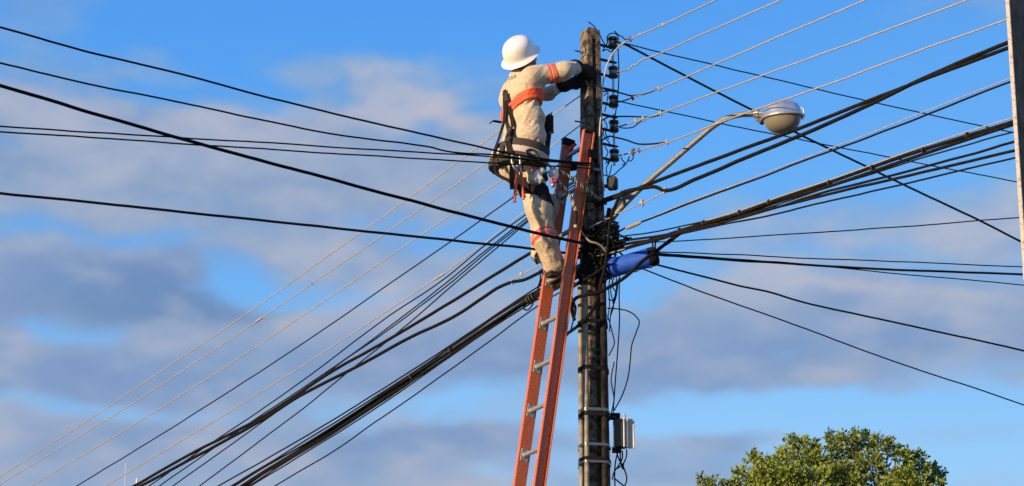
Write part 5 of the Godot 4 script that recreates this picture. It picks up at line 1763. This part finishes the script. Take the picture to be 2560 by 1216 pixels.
# ------------------------------------------------------------------ sign panel at the right border
func make_sign() -> void:
	var zz := 8.0
	var p0 := at(2514, 0, zz)
	var hb := at(2558, 702, zz).y
	var ht := p0.y + 0.35
	var e := Vector3(0.5, 0, -0.866)
	var n2 := Vector3(0.866, 0, 0.5)
	var base := Vector3(p0.x, 0, p0.z) + e * 1.35 + n2 * 0.02
	var t := thing("sign_panel", "dark brown sign panel with a pale sunlit edge at the right border", "sign", base)
	var hm := (hb + ht) * 0.5
	var hh := (ht - hb) * 0.5
	var c := Vector3(p0.x, hm, p0.z)
	var fr := MB.new()
	fr.box(c + e * 0.004 + n2 * 0.008, e * 0.004, UPV * hh, n2 * 0.008, 0.0015)
	var edge := part("edge_strip", fr, mats.pale_paint, t)
	edge.set_meta("label", "pale chipped paint on the panel's narrow edge")
	var pm := MB.new()
	pm.box(c + e * 0.61 + n2 * 0.0065, e * 0.6, UPV * (hh - 0.002), n2 * 0.0065, 0.0015)
	part("panel", pm, mats.brown_panel, t)
	for k in 4:
		var rv := MB.new()
		rv.lathe(c + e * 0.03 + n2 * 0.013 + UPV * (hh * (-0.8 + 0.5 * k)), n2, [[0.007, 0.0], [0.005, 0.003], [0.0, 0.004]], 8)
		part("rivet", rv, mats.rusty, t)
	var ps := MB.new()
	ps.tube(PackedVector3Array([base, Vector3(base.x, ht + 0.1, base.z)]), 0.06, 16)
	part("post", ps, mats.galvanised, t)
	for k in [-0.6, 0.6]:
		var ar := MB.new()
		ar.box(c + UPV * (hh * float(k)) + e * 1.25 + n2 * 0.01, e * 0.06, UPV * 0.02, n2 * 0.008, 0.002)
		part("bracket", ar, mats.dark_iron, t)

# ------------------------------------------------------------------ tree
func make_tree() -> void:
	var zt := -14.0
	var mid := at(2100, 1216, zt)
	var root := Vector3(mid.x, 0, zt)
	var t := thing("broadleaf_tree", "leafy green tree whose sunlit crown rises from the bottom edge behind the wires", "tree", root)
	var r2 := RandomNumberGenerator.new()
	r2.seed = 99
	var blobs := []
	for q in [[1762, 1206, 20], [1790, 1214, 20], [1822, 1218, 24], [1856, 1196, 24], [1852, 1180, 14], [1884, 1146, 18], [1905, 1156, 20], [1925, 1164, 24], [1900, 1195, 34], [1945, 1190, 42], [1958, 1140, 24], [1978, 1108, 20], [2000, 1112, 24], [2030, 1122, 26], [1998, 1146, 36], [2044, 1150, 34], [2078, 1094, 18], [2092, 1112, 26], [2120, 1096, 22], [2134, 1092, 16], [2168, 1090, 18], [2110, 1136, 36], [2160, 1122, 32], [2196, 1112, 24], [2222, 1116, 22], [2238, 1130, 22], [2180, 1158, 38], [2060, 1186, 46], [2130, 1186, 46], [2000, 1200, 46], [2262, 1144, 24], [2288, 1146, 20], [2300, 1166, 26], [2328, 1172, 18], [2345, 1188, 18], [2330, 1204, 28], [2356, 1212, 14], [2265, 1190, 36], [2200, 1206, 40]]:
		blobs.append([at(q[0], q[1], zt + r2.randf_range(-0.5, 0.5)), float(q[2]) / 232.0])
	for k in 22:      # a nearer layer that hides the limbs
		blobs.append([at(r2.randf_range(1900, 2330), r2.randf_range(1186, 1275), zt + r2.randf_range(0.5, 1.2)), r2.randf_range(0.12, 0.22)])
	for k in 70:      # the rest of the crown, round and below
		var a := r2.randf() * TAU
		var rr := sqrt(r2.randf()) * 1.7
		var hh := r2.randf_range(-2.4, -0.1) - rr * 0.25
		blobs.append([Vector3(mid.x + cos(a) * rr * 0.95, mid.y + hh + 0.15, zt + sin(a) * rr), r2.randf_range(0.2, 0.36)])
	# trunk and limbs
	var tm := MB.new()
	var fork := root + UPV * 3.4
	tm.tube(spline(PackedVector3Array([root, root + Vector3(0.05, 1.2, 0.03), root + Vector3(-0.04, 2.4, 0), fork]), 5), 0.2, 12, PackedFloat32Array([0.3, 0.26, 0.24, 0.225, 0.215, 0.21, 0.205, 0.2, 0.195, 0.19, 0.185, 0.18, 0.175, 0.17, 0.165, 0.16]))
	var trunk := part("trunk", tm, mats.bark, t)
	var limbs := []
	for k in 7:
		var a := TAU * k / 7.0 + 0.3
		var tip := mid + Vector3(cos(a) * 0.95, -0.8 + 0.2 * sin(k * 2.1), sin(a) * 0.9)
		var m1 := fork.lerp(tip, 0.5) + Vector3(cos(a), -0.3, sin(a)) * 0.22
		limbs.append([fork, m1, tip])
		var lm := MB.new()
		var lp := spline(PackedVector3Array([fork - UPV * 0.1, m1, tip]), 6)
		var lr := PackedFloat32Array()
		for j in lp.size():
			lr.append(lerpf(0.1, 0.03, float(j) / (lp.size() - 1)))
		lm.tube(lp, 0.1, 8, lr)
		part("limb", lm, mats.bark, trunk)
	var tw := MB.new()
	var lf := MB.new()
	var bi := 0
	for b in blobs:
		var c: Vector3 = b[0]
		var r: float = b[1]
		# twig from the nearest limb
		var best: Vector3 = limbs[0][2]
		for l in limbs:
			for u in [1, 2]:
				if (l[u] as Vector3).distance_to(c) < best.distance_to(c):
					best = l[u]
		var tp := PackedVector3Array([best, best.lerp(c, 0.5) + Vector3(0, -0.06, 0.03), c, c + (c - best).normalized() * r * 0.6])
		var ts := spline(tp, 4)
		var tr := PackedFloat32Array()
		for j in ts.size():
			tr.append(lerpf(0.016, 0.004, float(j) / (ts.size() - 1)))
		tw.tube(ts, 0.01, 5, tr)
		var tone := r2.randf()
		var count := int((5200.0 if bi < 61 else 3600.0) * r * r * 3.2) + 20
		# leaves sit in small sprays
		var sprays := int(count / 9.0) + 3
		for s in sprays:
			var d := Vector3(r2.randfn(), r2.randfn(), r2.randfn()).normalized()
			var sc := c + d * r * pow(r2.randf(), 0.45) * Vector3(1.08, 0.95, 1.08)
			var ax := (d + UPV * 0.5 + Vector3(r2.randf_range(-0.4, 0.4), r2.randf_range(-0.3, 0.4), r2.randf_range(-0.4, 0.4))).normalized()
			var st := clampf(tone * 0.75 + r2.randf() * 0.45, 0.0, 1.0)
			for k in 9:
				var bd := (ax + Vector3(r2.randfn(), r2.randfn() * 0.8, r2.randfn()) * 0.62).normalized()
				var o := sc + ax * (0.011 * k - 0.05) + bd * 0.012
				var ln := r2.randf_range(0.038, 0.07)
				var wd := ln * r2.randf_range(0.2, 0.3)
				var sx := bd.cross(Vector3(r2.randfn(), r2.randfn(), r2.randfn())).normalized()
				var nn := sx.cross(bd).normalized()
				var col := Color(0.026, 0.062, 0.011).lerp(Color(0.23, 0.29, 0.034), clampf(st * 0.75 + r2.randf() * 0.35, 0, 1))
				if r2.randf() < 0.02:
					col = Color(0.24, 0.15, 0.04)
				var p0 := o
				var p1 := o + bd * ln * 0.45 + sx * wd + nn * ln * 0.07
				var p2 := o + bd * ln
				var p3 := o + bd * ln * 0.45 - sx * wd + nn * ln * 0.07
				for f in [[p0, p1, p2], [p0, p2, p3]]:
					var fnm: Vector3 = (f[1] - f[0]).cross(f[2] - f[0]).normalized()
					var i0 := lf.v.size()
					for q in f:
						lf.vert(q, fnm)
						lf.c.append(col)
					lf.tri(i0, i0 + 1, i0 + 2)
		bi += 1
	part("twigs", tw, mats.bark, trunk).set_meta("kind", "stuff")
	part("crown", lf, mats.leaf, t)

# ------------------------------------------------------------------ far masts
func make_masts() -> void:
	var zt := -120.0
	for s in [["antenna_mast", "far white antenna tip showing above the bottom edge at the lower left", 341.0, 1197.0, 0.03, 1], ["antenna_mast", "far thin red and white antenna mast above the bottom edge at the lower left", 313.0, 1158.0, 0.008, 2]]:
		var top := at(s[2], s[3], zt)
		var base := Vector3(top.x, 0, zt)
		var t := thing(s[0], s[1], "antenna mast", base, "far antenna masts")
		var n := 14
		for k in n:
			var h0 := top.y * k / n
			var h1 := top.y * (k + 1) / n
			var mb := MB.new()
			var r: float = float(s[4]) * (1.0 + 3.0 * (1.0 - float(k) / n))
			mb.tube(PackedVector3Array([Vector3(base.x, h0, zt), Vector3(base.x, h1, zt)]), r, 8)
			part("mast_section", mb, mats.mast_red if (s[5] == 2 and k % 2 == 0) else mats.mast_white, t)
